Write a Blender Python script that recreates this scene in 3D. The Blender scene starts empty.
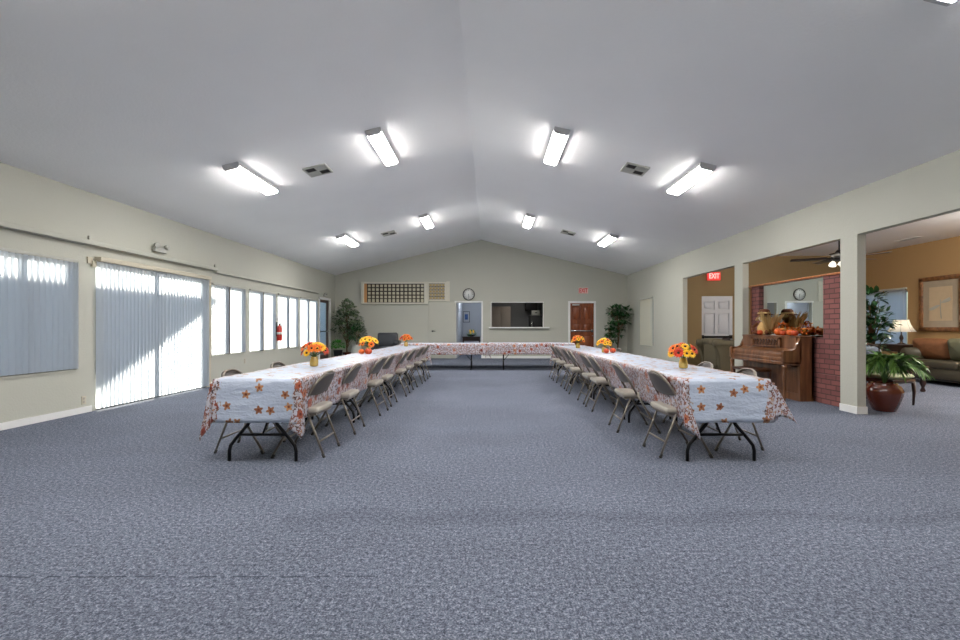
import bpy, bmesh, math, random
from mathutils import Vector, Matrix, Euler
PI = math.pi
R = random.Random(7)
scene = bpy.context.scene
C = scene.collection

# ------------------------------------------------------------------ mesh builder
class MB:
    def __init__(s): s.v = []; s.f = []; s.uv = None; s.sm = []
    def add(s, vs, fs, smooth=False, M=None):
        n = len(s.v)
        if M is not None: vs = [M @ Vector(p) for p in vs]
        s.v += [tuple(p) for p in vs]
        s.f += [tuple(i + n for i in f) for f in fs]; s.sm += [smooth] * len(fs)
        return s
    def box(s, x0, x1, y0, y1, z0, z1, M=None, bev=0.0, seg=2):
        if bev <= 0:
            vs = [(x, y, z) for x in (x0, x1) for y in (y0, y1) for z in (z0, z1)]
            return s.add(vs, [(0,1,3,2),(4,6,7,5),(0,4,5,1),(2,3,7,6),(0,2,6,4),(1,5,7,3)], False, M)
        bm = bmesh.new(); bmesh.ops.create_cube(bm, size=1)
        for v in bm.verts:
            v.co = Vector(((x0+x1)/2 + v.co.x*(x1-x0), (y0+y1)/2 + v.co.y*(y1-y0), (z0+z1)/2 + v.co.z*(z1-z0)))
        b = min(bev, .49*min(x1-x0, y1-y0, z1-z0))
        bmesh.ops.bevel(bm, geom=bm.edges[:], offset=b, segments=seg, affect='EDGES', profile=.5)
        bm.verts.index_update()
        vs = [v.co.copy() for v in bm.verts]; fs = [[v.index for v in f.verts] for f in bm.faces]
        bm.free(); return s.add(vs, fs, True, M)
    def tube(s, pts, r, n=8, M=None, closed=False, flat=1.0, cap=True):
        pts = [Vector(p) for p in pts]; k = len(pts)
        rr = r if isinstance(r, (list, tuple)) else [r]*k
        vs = []; up = None
        for i, p in enumerate(pts):
            if closed: t = pts[(i+1) % k] - pts[i-1]
            else: t = pts[min(i+1, k-1)] - pts[max(i-1, 0)]
            if t.length < 1e-9: t = Vector((0,0,1))
            t.normalize()
            if up is None:
                up = Vector((0,0,1)) if abs(t.z) < .9 else Vector((1,0,0))
            a = t.cross(up)
            if a.length < 1e-6: a = t.orthogonal()
            a.normalize(); b = a.cross(t).normalized(); up = b
            for j in range(n):
                q = 2*PI*j/n
                vs.append(p + a*math.cos(q)*rr[i] + b*math.sin(q)*rr[i]*flat)
        fs = []
        for i in range(k if closed else k-1):
            for j in range(n):
                i2 = (i+1) % k
                fs.append((i*n+j, i*n+(j+1) % n, i2*n+(j+1) % n, i2*n+j))
        if not closed and cap:
            fs.append(tuple(range(n))[::-1]); fs.append(tuple((k-1)*n+j for j in range(n)))
        return s.add(vs, fs, True, M)
    def lathe(s, prof, n=24, M=None, cx=0, cy=0, smooth=True, sy=1.0, lobes=0, la=0.0, cap=True):
        vs = []; k = len(prof)
        for r, z in prof:
            for j in range(n):
                q = 2*PI*j/n
                rr = r*(1 - la*abs(math.cos(q*lobes/2))) if lobes else r
                vs.append((cx+rr*math.cos(q), cy+rr*math.sin(q)*sy, z))
        fs = [(i*n+j, i*n+(j+1) % n, (i+1)*n+(j+1) % n, (i+1)*n+j) for i in range(k-1) for j in range(n)]
        if cap and prof[0][0] > 1e-5: fs.append(tuple(range(n))[::-1])
        if cap and prof[-1][0] > 1e-5: fs.append(tuple((k-1)*n+j for j in range(n)))
        return s.add(vs, fs, smooth, M)
    def prism(s, poly, a0, a1, axis='y', M=None, smooth=False):
        k = len(poly); vs = []
        for a in (a0, a1):
            for p, q in poly:
                vs.append({'y': (p, a, q), 'x': (a, p, q), 'z': (p, q, a)}[axis])
        fs = [tuple(range(k)), tuple(range(k, 2*k))[::-1]] + [(i, (i+1) % k, k+(i+1) % k, k+i) for i in range(k)]
        return s.add(vs, fs, smooth, M)
    def pillow(s, w, h, d, M=None, e=.35, n=14):
        vs = []; fs = []
        sg = lambda c, p: math.copysign(abs(c)**p, c)
        for i in range(n+1):
            ph = -PI/2 + PI*i/n
            for j in range(2*n):
                th = PI*j/n
                x = sg(math.cos(th), e)*math.cos(ph)**.55; y = sg(math.sin(th), e)*math.cos(ph)**.55
                z = math.sin(ph)*(1-.55*max(abs(x), abs(y))**3)
                vs.append((x*w/2, y*h/2, z*d/2))
        m = 2*n
        for i in range(n):
            for j in range(m):
                fs.append((i*m+j, i*m+(j+1) % m, (i+1)*m+(j+1) % m, (i+1)*m+j))
        return s.add(vs, fs, True, M)
    def build(s, name, mat, parent=None, uv=None):
        me = bpy.data.meshes.new(name); me.from_pydata(s.v, [], s.f)
        me.materials.append(mat)
        for p, q in zip(me.polygons, s.sm): p.use_smooth = q
        if uv is not None:
            l = me.uv_layers.new(name='UVMap')
            for lp in me.loops: l.data[lp.index].uv = uv[lp.vertex_index]
        bm = bmesh.new(); bm.from_mesh(me); bmesh.ops.recalc_face_normals(bm, faces=bm.faces[:]); bm.to_mesh(me); bm.free()
        o = bpy.data.objects.new(name, me); C.objects.link(o)
        if parent is not None: o.parent = parent
        return o

def rnd_fix(me, ang=35):
    pass
def T(x=0, y=0, z=0, rx=0, ry=0, rz=0, sc=1):
    return Matrix.Translation((x, y, z)) @ Euler((rx, ry, rz)).to_matrix().to_4x4() @ Matrix.Scale(sc, 4)
def tag(o, label, cat, group=None, kind=None):
    o['label'] = label; o['category'] = cat
    if group: o['group'] = group
    if kind: o['kind'] = kind
    return o
def thing(name, label, cat, loc=(0,0,0), rz=0, group=None):
    o = bpy.data.objects.new(name, None); o.empty_display_size = .1; C.objects.link(o)
    o.location = loc; o.rotation_euler = (0, 0, rz)
    return tag(o, label, cat, group)
def struct(o, label=None):
    o['kind'] = 'structure'
    if label: o['label'] = label
    return o
def sempty(name, loc=(0,0,0), rz=0, label=None):
    o = bpy.data.objects.new(name, None); C.objects.link(o); o.location = loc; o.rotation_euler = (0,0,rz)
    return struct(o, label)
kids = {}
def dup(root, loc, rz, label, group=None):
    def cp(o, par):
        c = o.copy(); C.objects.link(c)
        if par is not None: c.parent = par
        for ch in [x for x in allobj if x.parent is o]: cp(ch, c)
        return c
    allobj = list(root.children_recursive)
    r = cp(root, None); r.location = loc; r.rotation_euler = (0, 0, rz); r['label'] = label
    if group: r['group'] = group
    return r

# ------------------------------------------------------------------ materials
def srgb(r, g, b):
    f = lambda c: (c/255/12.92) if c <= 10.31 else ((c/255+.055)/1.055)**2.4
    return (f(r), f(g), f(b), 1)
class NT:
    def __init__(s, name):
        s.m = bpy.data.materials.new(name); s.m.use_nodes = True; s.t = s.m.node_tree; s.t.nodes.clear()
        s.out = s.t.nodes.new('ShaderNodeOutputMaterial'); s.p = s.n('ShaderNodeBsdfPrincipled')
        s.l(s.p.outputs[0], s.out.inputs[0])
    def n(s, typ, **k):
        x = s.t.nodes.new(typ)
        for a, b in k.items(): setattr(x, a, b)
        return x
    def l(s, a, b): s.t.links.new(a, b)
    def setv(s, sock, v):
        if hasattr(v, 'is_linked') or isinstance(v, bpy.types.NodeSocket): s.l(v, sock)
        else: sock.default_value = v
    def math(s, op, a, b=0.0, c=None):
        x = s.n('ShaderNodeMath', operation=op); s.setv(x.inputs[0], a); s.setv(x.inputs[1], b)
        if c is not None: s.setv(x.inputs[2], c)
        return x.outputs[0]
    def mix(s, f, a, b):
        x = s.n('ShaderNodeMix', data_type='RGBA'); s.setv(x.inputs[0], f); s.setv(x.inputs[6], a); s.setv(x.inputs[7], b)
        return x.outputs[2]
    def noise(s, vec, scale, detail=3, rough=.5):
        x = s.n('ShaderNodeTexNoise'); x.inputs['Scale'].default_value = scale; x.inputs['Detail'].default_value = detail
        x.inputs['Roughness'].default_value = rough
        if vec is not None: s.l(vec, x.inputs['Vector'])
        return x.outputs[0]
    def obj(s): return s.n('ShaderNodeTexCoord').outputs['Object']
    def map(s, vec, sc=(1,1,1), loc=(0,0,0), rot=(0,0,0)):
        x = s.n('ShaderNodeMapping'); x.inputs['Scale'].default_value = sc; x.inputs['Location'].default_value = loc
        x.inputs['Rotation'].default_value = rot; s.l(vec, x.inputs[0]); return x.outputs[0]
    def ramp(s, fac, stops, interp='LINEAR'):
        x = s.n('ShaderNodeValToRGB'); cr = x.color_ramp; cr.interpolation = interp
        while len(cr.elements) < len(stops): cr.elements.new(.5)
        for e, (p, c) in zip(cr.elements, stops): e.position = p; e.color = c
        s.l(fac, x.inputs[0]); return x.outputs[0]
    def bump(s, h, strength=.3, dist=.01):
        x = s.n('ShaderNodeBump'); x.inputs['Strength'].default_value = strength; x.inputs['Distance'].default_value = dist
        s.l(h, x.inputs['Height']); s.l(x.outputs[0], s.p.inputs['Normal'])
    def base(s, c, rough=.5, metal=0.0, spec=None):
        s.setv(s.p.inputs['Base Color'], c); s.setv(s.p.inputs['Roughness'], rough); s.p.inputs['Metallic'].default_value = metal
        if spec is not None: s.p.inputs['Specular IOR Level'].default_value = spec
        return s
def plain(name, col, rough=.5, metal=0.0, var=.12, vs=8.0, bump=0.0, bs=60.0, spec=None, coat=0):
    t = NT(name); o = t.obj(); f = t.noise(o, vs, 3)
    dark = tuple(c*(1-var) for c in col[:3])+(1,); lite = tuple(min(1, c*(1+var)) for c in col[:3])+(1,)
    t.base(t.mix(f, dark, lite), rough, metal, spec)
    if bump: t.bump(t.noise(o, bs, 3), bump, .004)
    if coat: t.p.inputs['Coat Weight'].default_value = coat
    return t.m
def wood(name, c1, c2, rough=.35, sc=(2, 2, 14), coat=.2, rot=(0,0,0)):
    t = NT(name); o = t.map(t.obj(), (1/sc[0]*20, 1/sc[1]*20, 1/sc[2]*20), rot=rot)
    f = t.noise(o, 2.0, 6, .6)
    t.base(t.ramp(f, [(.3, c1), (.7, c2)]), rough); t.p.inputs['Coat Weight'].default_value = coat
    return t.m
def emis(name, col, st, basec=(.9,.9,.9,1)):
    t = NT(name); t.base(basec, .4); t.p.inputs['Emission Color'].default_value = col; t.p.inputs['Emission Strength'].default_value = st
    return t.m

M = {}
def carpet():
    t = NT('carpet_blue_grey'); o = t.obj()
    a = t.noise(o, 110, 3, .8); b = t.noise(o, 42, 3, .7); c = t.noise(t.map(o, (1, 1.6, 1)), .55, 3, .6)
    f = t.math('ADD', t.math('MULTIPLY', a, .62), t.math('MULTIPLY', b, .38))
    col = t.ramp(f, [(.36, srgb(40, 47, 58)), (.50, srgb(97, 103, 118)), (.64, srgb(166, 171, 184))])
    wear = t.ramp(c, [(.35, (.9,.9,.9,1)), (.65, (1.06,1.06,1.06,1))])
    m = t.n('ShaderNodeMix', data_type='RGBA', blend_type='MULTIPLY'); m.inputs[0].default_value = 1
    t.l(col, m.inputs[6]); t.l(wear, m.inputs[7])
    # seam across the carpet and one old traffic stain
    sp = t.n('ShaderNodeSeparateXYZ'); t.l(o, sp.inputs[0])
    wob = t.math('MULTIPLY', t.math('SUBTRACT', t.noise(o, 2.2, 2), .5), .05)
    d = t.math('ABSOLUTE', t.math('SUBTRACT', t.math('ADD', sp.outputs[1], wob), 2.17))
    seam = t.math('MULTIPLY', t.math('LESS_THAN', d, .006), t.math('LESS_THAN', sp.outputs[0], -.55))
    seam = t.math('MULTIPLY', seam, t.math('GREATER_THAN', t.noise(t.map(o, (1,.1,1)), 9, 3), .47))
    d2 = t.math('ABSOLUTE', t.math('SUBTRACT', t.math('ADD', sp.outputs[1], t.math('MULTIPLY', t.math('SUBTRACT', t.noise(o, 1.4, 2), .5), .5)), 2.86))
    st = t.math('MULTIPLY', t.math('SUBTRACT', 1.0, t.math('MINIMUM', t.math('MULTIPLY', d2, 7.0), 1.0)), t.math('GREATER_THAN', sp.outputs[0], -1.3))
    st = t.math('MULTIPLY', st, .22)
    k = t.math('MAXIMUM', t.math('MULTIPLY', seam, .65), st)
    col2 = t.mix(k, m.outputs[2], srgb(40, 48, 62))
    t.base(col2, .95, 0, .1); t.bump(f, .7, .012); return t.m
M['carpet'] = carpet()
def paint(name, col, bs=45, st=.25, rough=.75):
    t = NT(name); o = t.obj(); f = t.noise(o, 1.2, 3)
    t.base(t.mix(f, tuple(c*.96 for c in col[:3])+(1,), tuple(c*1.03 for c in col[:3])+(1,)), rough, 0, .25)
    t.bump(t.math('ADD', t.noise(o, bs, 4, .6), t.math('MULTIPLY', t.noise(o, bs/4, 2), .6)), st, .012); return t.m
M['wall'] = paint('sage_beige_paint', srgb(187, 187, 176))
M['ceil'] = paint('ceiling_texture_white', srgb(247, 247, 247), 38, .18, .85)
M['tan'] = paint('tan_paint', srgb(176, 142, 98))
M['brownwall'] = paint('brown_paint', srgb(136, 116, 84))
M['white'] = plain('white_trim_paint', srgb(232, 232, 230), .4, var=.02)
M['whitedoor'] = plain('white_door_paint', srgb(192, 195, 202), .45, var=.02)
M['alu'] = plain('bronze_window_frame', srgb(96, 88, 80), .4, .3, .05)
M['glassfr'] = plain('brown_door_frame', srgb(92, 74, 66), .4, .2, .05)
M['black'] = plain('black_metal', srgb(24, 24, 26), .35, .5, .1)
M['blackm'] = plain('black_matte', srgb(18, 18, 20), .6, 0, .1)
M['chrome'] = plain('brushed_metal', srgb(190, 190, 190), .25, 1, .05)
M['chair_metal'] = plain('taupe_chair_steel', srgb(134, 126, 116), .34, .45, .06)
M['chair_seat'] = plain('beige_vinyl_seat', srgb(178, 171, 160), .42, 0, .05, bump=.15, bs=90)
M['chair_back'] = plain('taupe_vinyl_back', srgb(82, 76, 72), .36, 0, .06, bump=.1, bs=90)
M['rubber'] = plain('grey_rubber', srgb(60, 58, 56), .7, 0, .1)
M['tabletop'] = plain('grey_table_plastic', srgb(190, 190, 186), .5, 0, .04)
M['silver'] = plain('fixture_end_cap', srgb(190, 190, 192), .5, .1, .05)
M['lens'] = emis('lit_fluorescent_lens', (1, .97, .93, 1), 74.0)
def mirror():
    t = NT('silvered_mirror'); t.base((.86,.9,.87,1), .015, 1.0); return t.m
M['mirror'] = mirror()
def glass():
    t = NT('window_glass'); t.t.nodes.remove(t.p)
    g = t.n('ShaderNodeBsdfGlossy'); g.inputs['Roughness'].default_value = .02; g.inputs['Color'].default_value = (.9,.95,1,1)
    tr = t.n('ShaderNodeBsdfTransparent'); tr.inputs[0].default_value = (.94,.97,.97,1)
    lw = t.n('ShaderNodeLayerWeight'); lw.inputs[0].default_value = .5; fr = t.math('ADD', t.math('MULTIPLY', t.math('POWER', lw.outputs['Facing'], 5.0), .6), .03)
    mx = t.n('ShaderNodeMixShader'); t.l(fr, mx.inputs[0]); t.l(tr.outputs[0], mx.inputs[1]); t.l(g.outputs[0], mx.inputs[2])
    t.l(mx.outputs[0], t.out.inputs[0]); return t.m
M['glass'] = glass()
def blind(name, col, tcol, k=.62):
    t = NT(name); t.t.nodes.remove(t.p)
    d = t.n('ShaderNodeBsdfDiffuse'); d.inputs[0].default_value = col
    tr = t.n('ShaderNodeBsdfTranslucent'); tr.inputs[0].default_value = tcol
    mx = t.n('ShaderNodeMixShader'); mx.inputs[0].default_value = k
    t.l(d.outputs[0], mx.inputs[1]); t.l(tr.outputs[0], mx.inputs[2]); t.l(mx.outputs[0], t.out.inputs[0]); return t.m
M['blind'] = blind('translucent_blind_vinyl', (.62,.66,.71,1), (.84,.89,.95,1), .72)
M['blindc'] = blind('cream_blind_vinyl', (.8,.77,.68,1), (1,.93,.76,1), .72)
M['shade'] = blind('lampshade_cloth', (.85,.83,.78,1), (.95,.9,.8,1), .6)
M['bulb'] = emis('lit_bulb', (1,.9,.72,1), 30)
M['fanbulb'] = emis('lit_fan_glass', (1,.93,.8,1), 1.2)
def brick():
    t = NT('red_brick'); o = t.obj(); s = t.n('ShaderNodeSeparateXYZ'); t.l(o, s.inputs[0])
    c = t.n('ShaderNodeCombineXYZ'); t.l(t.math('ADD', s.outputs[0], s.outputs[1]), c.inputs[0]); t.l(s.outputs[2], c.inputs[1])
    b = t.n('ShaderNodeTexBrick'); t.l(c.outputs[0], b.inputs['Vector'])
    b.inputs['Color1'].default_value = srgb(138, 84, 80); b.inputs['Color2'].default_value = srgb(108, 62, 62); b.inputs['Mortar'].default_value = srgb(58, 40, 40)
    b.inputs['Scale'].default_value = 1; b.inputs['Mortar Size'].default_value = .008; b.inputs['Brick Width'].default_value = .205; b.inputs['Row Height'].default_value = .078
    t.base(t.mix(t.math('MULTIPLY', t.noise(o, 40, 3), .35), b.outputs[0], srgb(140, 96, 88)), .8); t.bump(b.outputs[1], -.5, .01); return t.m
M['brick'] = brick()
M['orangewood'] = wood('honey_wood_trim', srgb(150, 82, 36), srgb(196, 124, 66))
M['piano'] = wood('walnut_piano_wood', srgb(70, 42, 24), srgb(140, 94, 60), .3, (3, 3, 30), .4)
M['piano_dark'] = wood('dark_walnut_wood', srgb(44, 24, 14), srgb(88, 50, 28), .35, (3, 3, 30), .3)
M['reddoor'] = wood('red_brown_door_wood', srgb(96, 42, 18), srgb(150, 78, 38), .35, (1.5, 3, 30), .2)
M['darkwood'] = wood('dark_stained_wood', srgb(28, 16, 12), srgb(62, 34, 24), .3, (3, 3, 20), .4)
M['framewood'] = wood('bamboo_frame_wood', srgb(84, 50, 26), srgb(150, 100, 58), .4, (3, 3, 3), .2)
M['pot'] = plain('red_brown_glazed_ceramic', srgb(92, 42, 30), .14, 0, .3, 6, coat=.6)
M['soil'] = plain('potting_soil', srgb(40, 30, 22), .95, 0, .3, 60)
M['bark'] = plain('brown_bark', srgb(112, 84, 60), .8, 0, .3, 30, .4)
def leafm(name, c1, c2, rough=.4):
    t = NT(name); r = t.n('ShaderNodeNewGeometry').outputs['Random Per Island']
    t.base(t.mix(r, c1, c2), rough, 0, .4); return t.m
M['leaf'] = leafm('ficus_leaf_green', srgb(34, 74, 30), srgb(86, 132, 62))
M['leafd'] = leafm('dark_ficus_leaf', srgb(22, 58, 30), srgb(56, 104, 56), .3)
M['leafv'] = leafm('variegated_leaf', srgb(60, 84, 58), srgb(128, 148, 110))
M['leafb'] = leafm('bright_green_leaf', srgb(38, 110, 30), srgb(90, 170, 60))
M['palm'] = leafm('palm_leaf_green', srgb(38, 84, 30), srgb(118, 158, 78), .35)
M['sofa'] = plain('olive_brown_upholstery', srgb(84, 76, 56), .85, 0, .15, 20, .3, 120)
M['sofad'] = plain('dark_olive_leather', srgb(66, 60, 46), .5, 0, .15, 12, .15)
M['pillow_brown'] = plain('rust_brown_velvet', srgb(128, 82, 48), .7, 0, .3, 14, .3)
M['pillow_green'] = plain('olive_pillow_cloth', srgb(96, 96, 74), .75, 0, .2, 14, .3)
M['pillow_dark'] = plain('black_pillow_cloth', srgb(34, 26, 24), .8, 0, .2, 14)
M['seatgreen'] = plain('pale_sage_seat_cloth', srgb(156, 164, 130), .8, 0, .1, 20, .2)
M['blueblack'] = plain('slate_blue_upholstery', srgb(70, 82, 96), .7, 0, .15, 20)
M['leather'] = plain('charcoal_leather', srgb(62, 64, 70), .3, 0, .2, 10, .1)
M['red'] = plain('extinguisher_red', srgb(190, 40, 30), .3, 0, .05)
M['paper'] = plain('white_label', srgb(225, 225, 220), .6, 0, .03)
M['beigeplastic'] = plain('almond_plastic', srgb(196, 188, 168), .5, 0, .04)
M['ltgrey'] = plain('light_grey_plastic', srgb(178, 178, 170), .5, 0, .05)
M['pump'] = plain('pumpkin_orange', srgb(214, 98, 30), .45, 0, .15, 9)
M['pumpd'] = plain('deep_orange_pumpkin', srgb(190, 70, 26), .45, 0, .2, 9)
M['stem'] = plain('green_stem', srgb(70, 104, 44), .6, 0, .1)
M['dkstem'] = plain('dry_brown_stem', srgb(96, 74, 40), .8, 0, .2)
M['yel'] = leafm('yellow_petal', srgb(238, 168, 20), srgb(252, 206, 50), .5)
M['org'] = leafm('orange_petal', srgb(226, 92, 20), srgb(246, 140, 36), .5)
M['redp'] = leafm('red_orange_petal', srgb(176, 34, 20), srgb(226, 74, 28), .5)
M['disk'] = plain('dark_flower_disc', srgb(52, 26, 12), .8, 0, .3, 90)
M['jar'] = plain('yellow_glass_jar', srgb(196, 166, 84), .12, 0, .15, 20, coat=.5)
M['straw'] = leafm('dry_straw', srgb(176, 140, 84), srgb(222, 194, 136), .8)
M['burlap'] = plain('burlap_cloth', srgb(196, 158, 102), .9, 0, .2, 40, .4, 200)
M['cream'] = plain('cream_cloth', srgb(222, 206, 176), .85, 0, .06)
M['rust'] = leafm('autumn_leaf', srgb(186, 74, 26), srgb(240, 156, 60), .6)
M['casewhite'] = plain('off_white_case_paint', srgb(212, 208, 194), .6, 0, .03)
M['brownfelt'] = plain('brown_felt', srgb(104, 58, 30), .85, 0, .15)
M['gridblack'] = wood('dark_case_wood', srgb(24, 18, 12), srgb(52, 38, 22), .4)
M['plaque'] = leafm('small_pale_plaque', srgb(150, 144, 116), srgb(214, 208, 184), .35)
M['gold'] = plain('brass_plate', srgb(158, 136, 88), .4, .3, .1)
M['orangecol'] = plain('orange_wood_strip', srgb(204, 152, 100), .5, 0, .1)
M['bluewall'] = paint('pale_blue_grey_paint', srgb(176, 180, 188))
M['kwall'] = paint('kitchen_grey_paint', srgb(120, 122, 124))
M['ktan'] = plain('taupe_cabinet_panel', srgb(138, 128, 118), .5, 0, .04)
M['concrete'] = plain('patio_concrete', srgb(58, 62, 68), .9, 0, .08, 3)
M['stucco'] = plain('patio_stucco', srgb(180, 172, 158), .9, 0, .08, 3)
M['redglow'] = emis('lit_red_sign', (1,.05,.05,1), .55, (.8,.05,.05,1))
M['whiteglow'] = emis('lit_pale_sign_letter', (1,.5,.45,1), .6, (.9,.8,.8,1))
M['signface'] = plain('pale_pink_sign_face', srgb(236, 196, 190), .5, 0, .02)
M['signred'] = plain('red_sign_letter', srgb(222, 44, 50), .5, 0, .02)
M['blueart'] = plain('blue_print', srgb(60, 92, 150), .6, 0, .5, 9)
M['clockface'] = plain('clock_face_white', srgb(226, 228, 226), .5, 0, .01)

def cloth_mat():
    t = NT('autumn_print_tablecloth')
    uv = t.n('ShaderNodeUVMap').outputs[0]; sp = t.n('ShaderNodeSeparateXYZ'); t.l(uv, sp.inputs[0])
    au = t.math('ABSOLUTE', sp.outputs[0])
    def flowers(cell, Rr, k, amp, thr, off, dist=.8):
        v = t.map(uv, (1/cell, 1/cell, 1), loc=(off, off*1.7, 0))
        vo = t.n('ShaderNodeTexVoronoi', voronoi_dimensions='2D', feature='F1'); vo.inputs['Scale'].default_value = 1
        vo.inputs['Randomness'].default_value = dist; t.l(v, vo.inputs['Vector'])
        d = t.n('ShaderNodeVectorMath', operation='SUBTRACT'); t.l(v, d.inputs[0]); t.l(vo.outputs['Position'], d.inputs[1])
        q = t.n('ShaderNodeSeparateXYZ'); t.l(d.outputs[0], q.inputs[0])
        cs = t.n('ShaderNodeSeparateColor'); t.l(vo.outputs['Color'], cs.inputs[0])
        th = t.math('ARCTAN2', q.outputs[1], q.outputs[0])
        w = t.math('COSINE', t.math('ADD', t.math('MULTIPLY', th, float(k)), t.math('MULTIPLY', cs.outputs[0], 6.3)))
        rad = t.math('MULTIPLY', t.math('ADD', t.math('MULTIPLY', w, amp), 1-amp), Rr/cell)
        m = t.math('LESS_THAN', vo.outputs['Distance'], rad)
        core = t.math('LESS_THAN', vo.outputs['Distance'], Rr/cell*.28)
        g = t.math('GREATER_THAN', cs.outputs[1], thr)
        return t.math('MULTIPLY', m, g), t.math('MULTIPLY', core, g), cs.outputs[2]
    wob = t.math('MULTIPLY', t.math('SUBTRACT', t.noise(uv, 9, 2), .5), .12)
    aw = t.math('ADD', au, wob)
    inner = t.math('LESS_THAN', aw, .34); border = t.math('GREATER_THAN', aw, .335); border2 = t.math('GREATER_THAN', aw, .31)
    crink = t.noise(t.map(uv, (1.2, 4, 1)), 6, 4, .6)
    base = t.mix(crink, srgb(168, 181, 204), srgb(200, 208, 224))
    m1, c1, r1 = flowers(.135, .040, 5, .22, .36, 0.3, .8)
    base = t.mix(t.math('MULTIPLY', border, .4), base, srgb(196, 176, 170))
    col = t.mix(t.math('MULTIPLY', m1, inner), base, t.ramp(r1, [(0, srgb(142, 92, 66)), (1, srgb(196, 142, 98))]))
    col = t.mix(t.math('MULTIPLY', c1, inner), col, srgb(120, 60, 40))
    m5, c5, r5 = flowers(.062, .024, 2, .55, .35, 11.3, .9)
    col = t.mix(t.math('MULTIPLY', t.math('MULTIPLY', m5, border2), .75), col, t.ramp(r5, [(0, srgb(150, 150, 140)), (.5, srgb(170, 140, 110)), (1, srgb(110, 96, 96))]))
    m2, c2, r2 = flowers(.036, .0205, 3, .34, .06, 5.1, .95)
    col = t.mix(t.math('MULTIPLY', m2, border), col, t.ramp(r2, [(0, srgb(70, 56, 60)), (.4, srgb(142, 96, 80)), (.7, srgb(122, 70, 62)), (1, srgb(178, 134, 108))]))
    m3, c3, r3 = flowers(.15, .046, 7, .12, .60, 2.2, .8)
    col = t.mix(t.math('MULTIPLY', m3, border), col, t.ramp(r3, [(0, srgb(120, 56, 46)), (.6, srgb(166, 88, 62)), (1, srgb(192, 130, 94))]))
    col = t.mix(t.math('MULTIPLY', c3, border), col, srgb(104, 34, 28))
    t.base(col, .3, 0, .5)
    h = t.math('ADD', t.noise(t.map(uv, (1, 2.6, 1)), 4, 4, .6), t.math('MULTIPLY', t.noise(uv, 26, 2), .2))
    t.bump(h, .9, .022); return t.m
M['cloth'] = cloth_mat()

# ------------------------------------------------------------------ camera, world, view
W, Hpx, F = 960, 640, 453.3
cam = bpy.data.cameras.new('camera'); co = bpy.data.objects.new('camera', cam); C.objects.link(co)
cam.sensor_width = 36; cam.lens = 36*F/W; cam.shift_x = -9.5/W; cam.shift_y = 7.5/W; cam.clip_start = .05
co.location = (0, 0, 1.193); co.rotation_euler = (PI/2, 0, 0); scene.camera = co
vs = scene.view_settings; vs.view_transform = 'Standard'; vs.look = 'None'; vs.gamma = 1; vs.exposure = 0.0
wd = bpy.data.worlds.new('sky'); scene.world = wd; wd.use_nodes = True; nt = wd.node_tree
sky = nt.nodes.new('ShaderNodeTexSky'); sky.sky_type = 'NISHITA'; sky.sun_disc = False; sky.sun_elevation = math.radians(20); sky.sun_rotation = math.radians(-45)
bg = nt.nodes['Background']; nt.links.new(sky.outputs[0], bg.inputs[0]); sky.ozone_density = 3.5; sky.air_density = 1.2; bg.inputs[1].default_value = .25
sun = bpy.data.lights.new('sun', 'SUN'); so = bpy.data.objects.new('sun', sun); C.objects.link(so)
sun.energy = 19; sun.angle = math.radians(1.5); sun.color = (1, .88, .74)
so.rotation_euler = Vector((1, -1, -.5)).to_track_quat('-Z', 'Y').to_euler(); so.location = (-20, 30, 15)
scene.cycles.max_bounces = 8; scene.cycles.diffuse_bounces = 5; scene.cycles.transparent_max_bounces = 12
scene.cycles.sample_clamp_indirect = 6; scene.cycles.use_denoising = True; scene.cycles.caustics_reflective = False; scene.cycles.caustics_refractive = False

# ------------------------------------------------------------------ the setting
XL, XR, YB, YF = -5.67, 5.07, 16.68, -1.6
RX, RZ, SL, EZ = -.30, 4.417, .2433, 3.11
TH = .12
def wall_cells(mb, lo, hi, z0, z1, holes, put):
    """wall made of boxes around rectangular holes (a0, a1, z0, z1)"""
    cuts = sorted({lo, hi} | {h[0] for h in holes} | {h[1] for h in holes})
    for a, b in zip(cuts[:-1], cuts[1:]):
        zs = [(z0, z1)]
        for h in holes:
            if h[0] <= a + 1e-6 and h[1] >= b - 1e-6:
                nz = []
                for p, q in zs:
                    if h[2] > p: nz.append((p, min(q, h[2])))
                    if h[3] < q: nz.append((max(p, h[3]), q))
                zs = [s for s in nz if s[1]-s[0] > 1e-5]
        for p, q in zs: put(mb, a, b, p, q)
leftwins = [(4.05, 6.22, .62, 2.12, 5.65), (9.24, 10.48, .62, 2.11, 9.84), (10.69, 11.97, .62, 2.11, 11.31), (12.14, 13.38, .62, 2.11, 12.76), (13.56, 14.88, .62, 2.11, 14.20)]
leftwins[0] = (4.98, 6.22, .62, 2.12, 5.61)
PD = (6.525, 9.08, 0.0, 2.19); LD = (15.12, 16.06, .06, 2.14)
mb = MB()
wall_cells(mb, YF, YB+.14, -.02, EZ+.04, [w[:4] for w in leftwins]+[PD, LD], lambda m, a, b, p, q: m.box(XL-.14, XL, a, b, p, q))
struct(mb.build('wall_left', M['wall']))
mb = MB()
OPZ = 2.48
rops = [(11.89, 9.38), (9.08, 6.55), (6.25, 3.4)]
wall_cells(mb, YF, YB+.14, -.02, EZ+.04, [(b, a, -.02, OPZ) for a, b in rops]+[(14.05, 15.2, .60, 2.12)], lambda m, a, b, p, q: m.box(XR, XR+TH, a, b, p, q))
struct(mb.build('wall_right', M['wall']))
DW = (-1.23, -.30); PT = (.07, 1.97); RD = (2.97, 3.84)
mb = MB()
wall_cells(mb, XL-.14, XR+.14, -.02, EZ, [(DW[0], DW[1], -.02, 2.11), (PT[0], PT[1], 1.21, 2.11), (RD[0], RD[1], .0, 2.09)], lambda m, a, b, p, q: m.box(a, b, YB, YB+.14, p, q))
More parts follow.
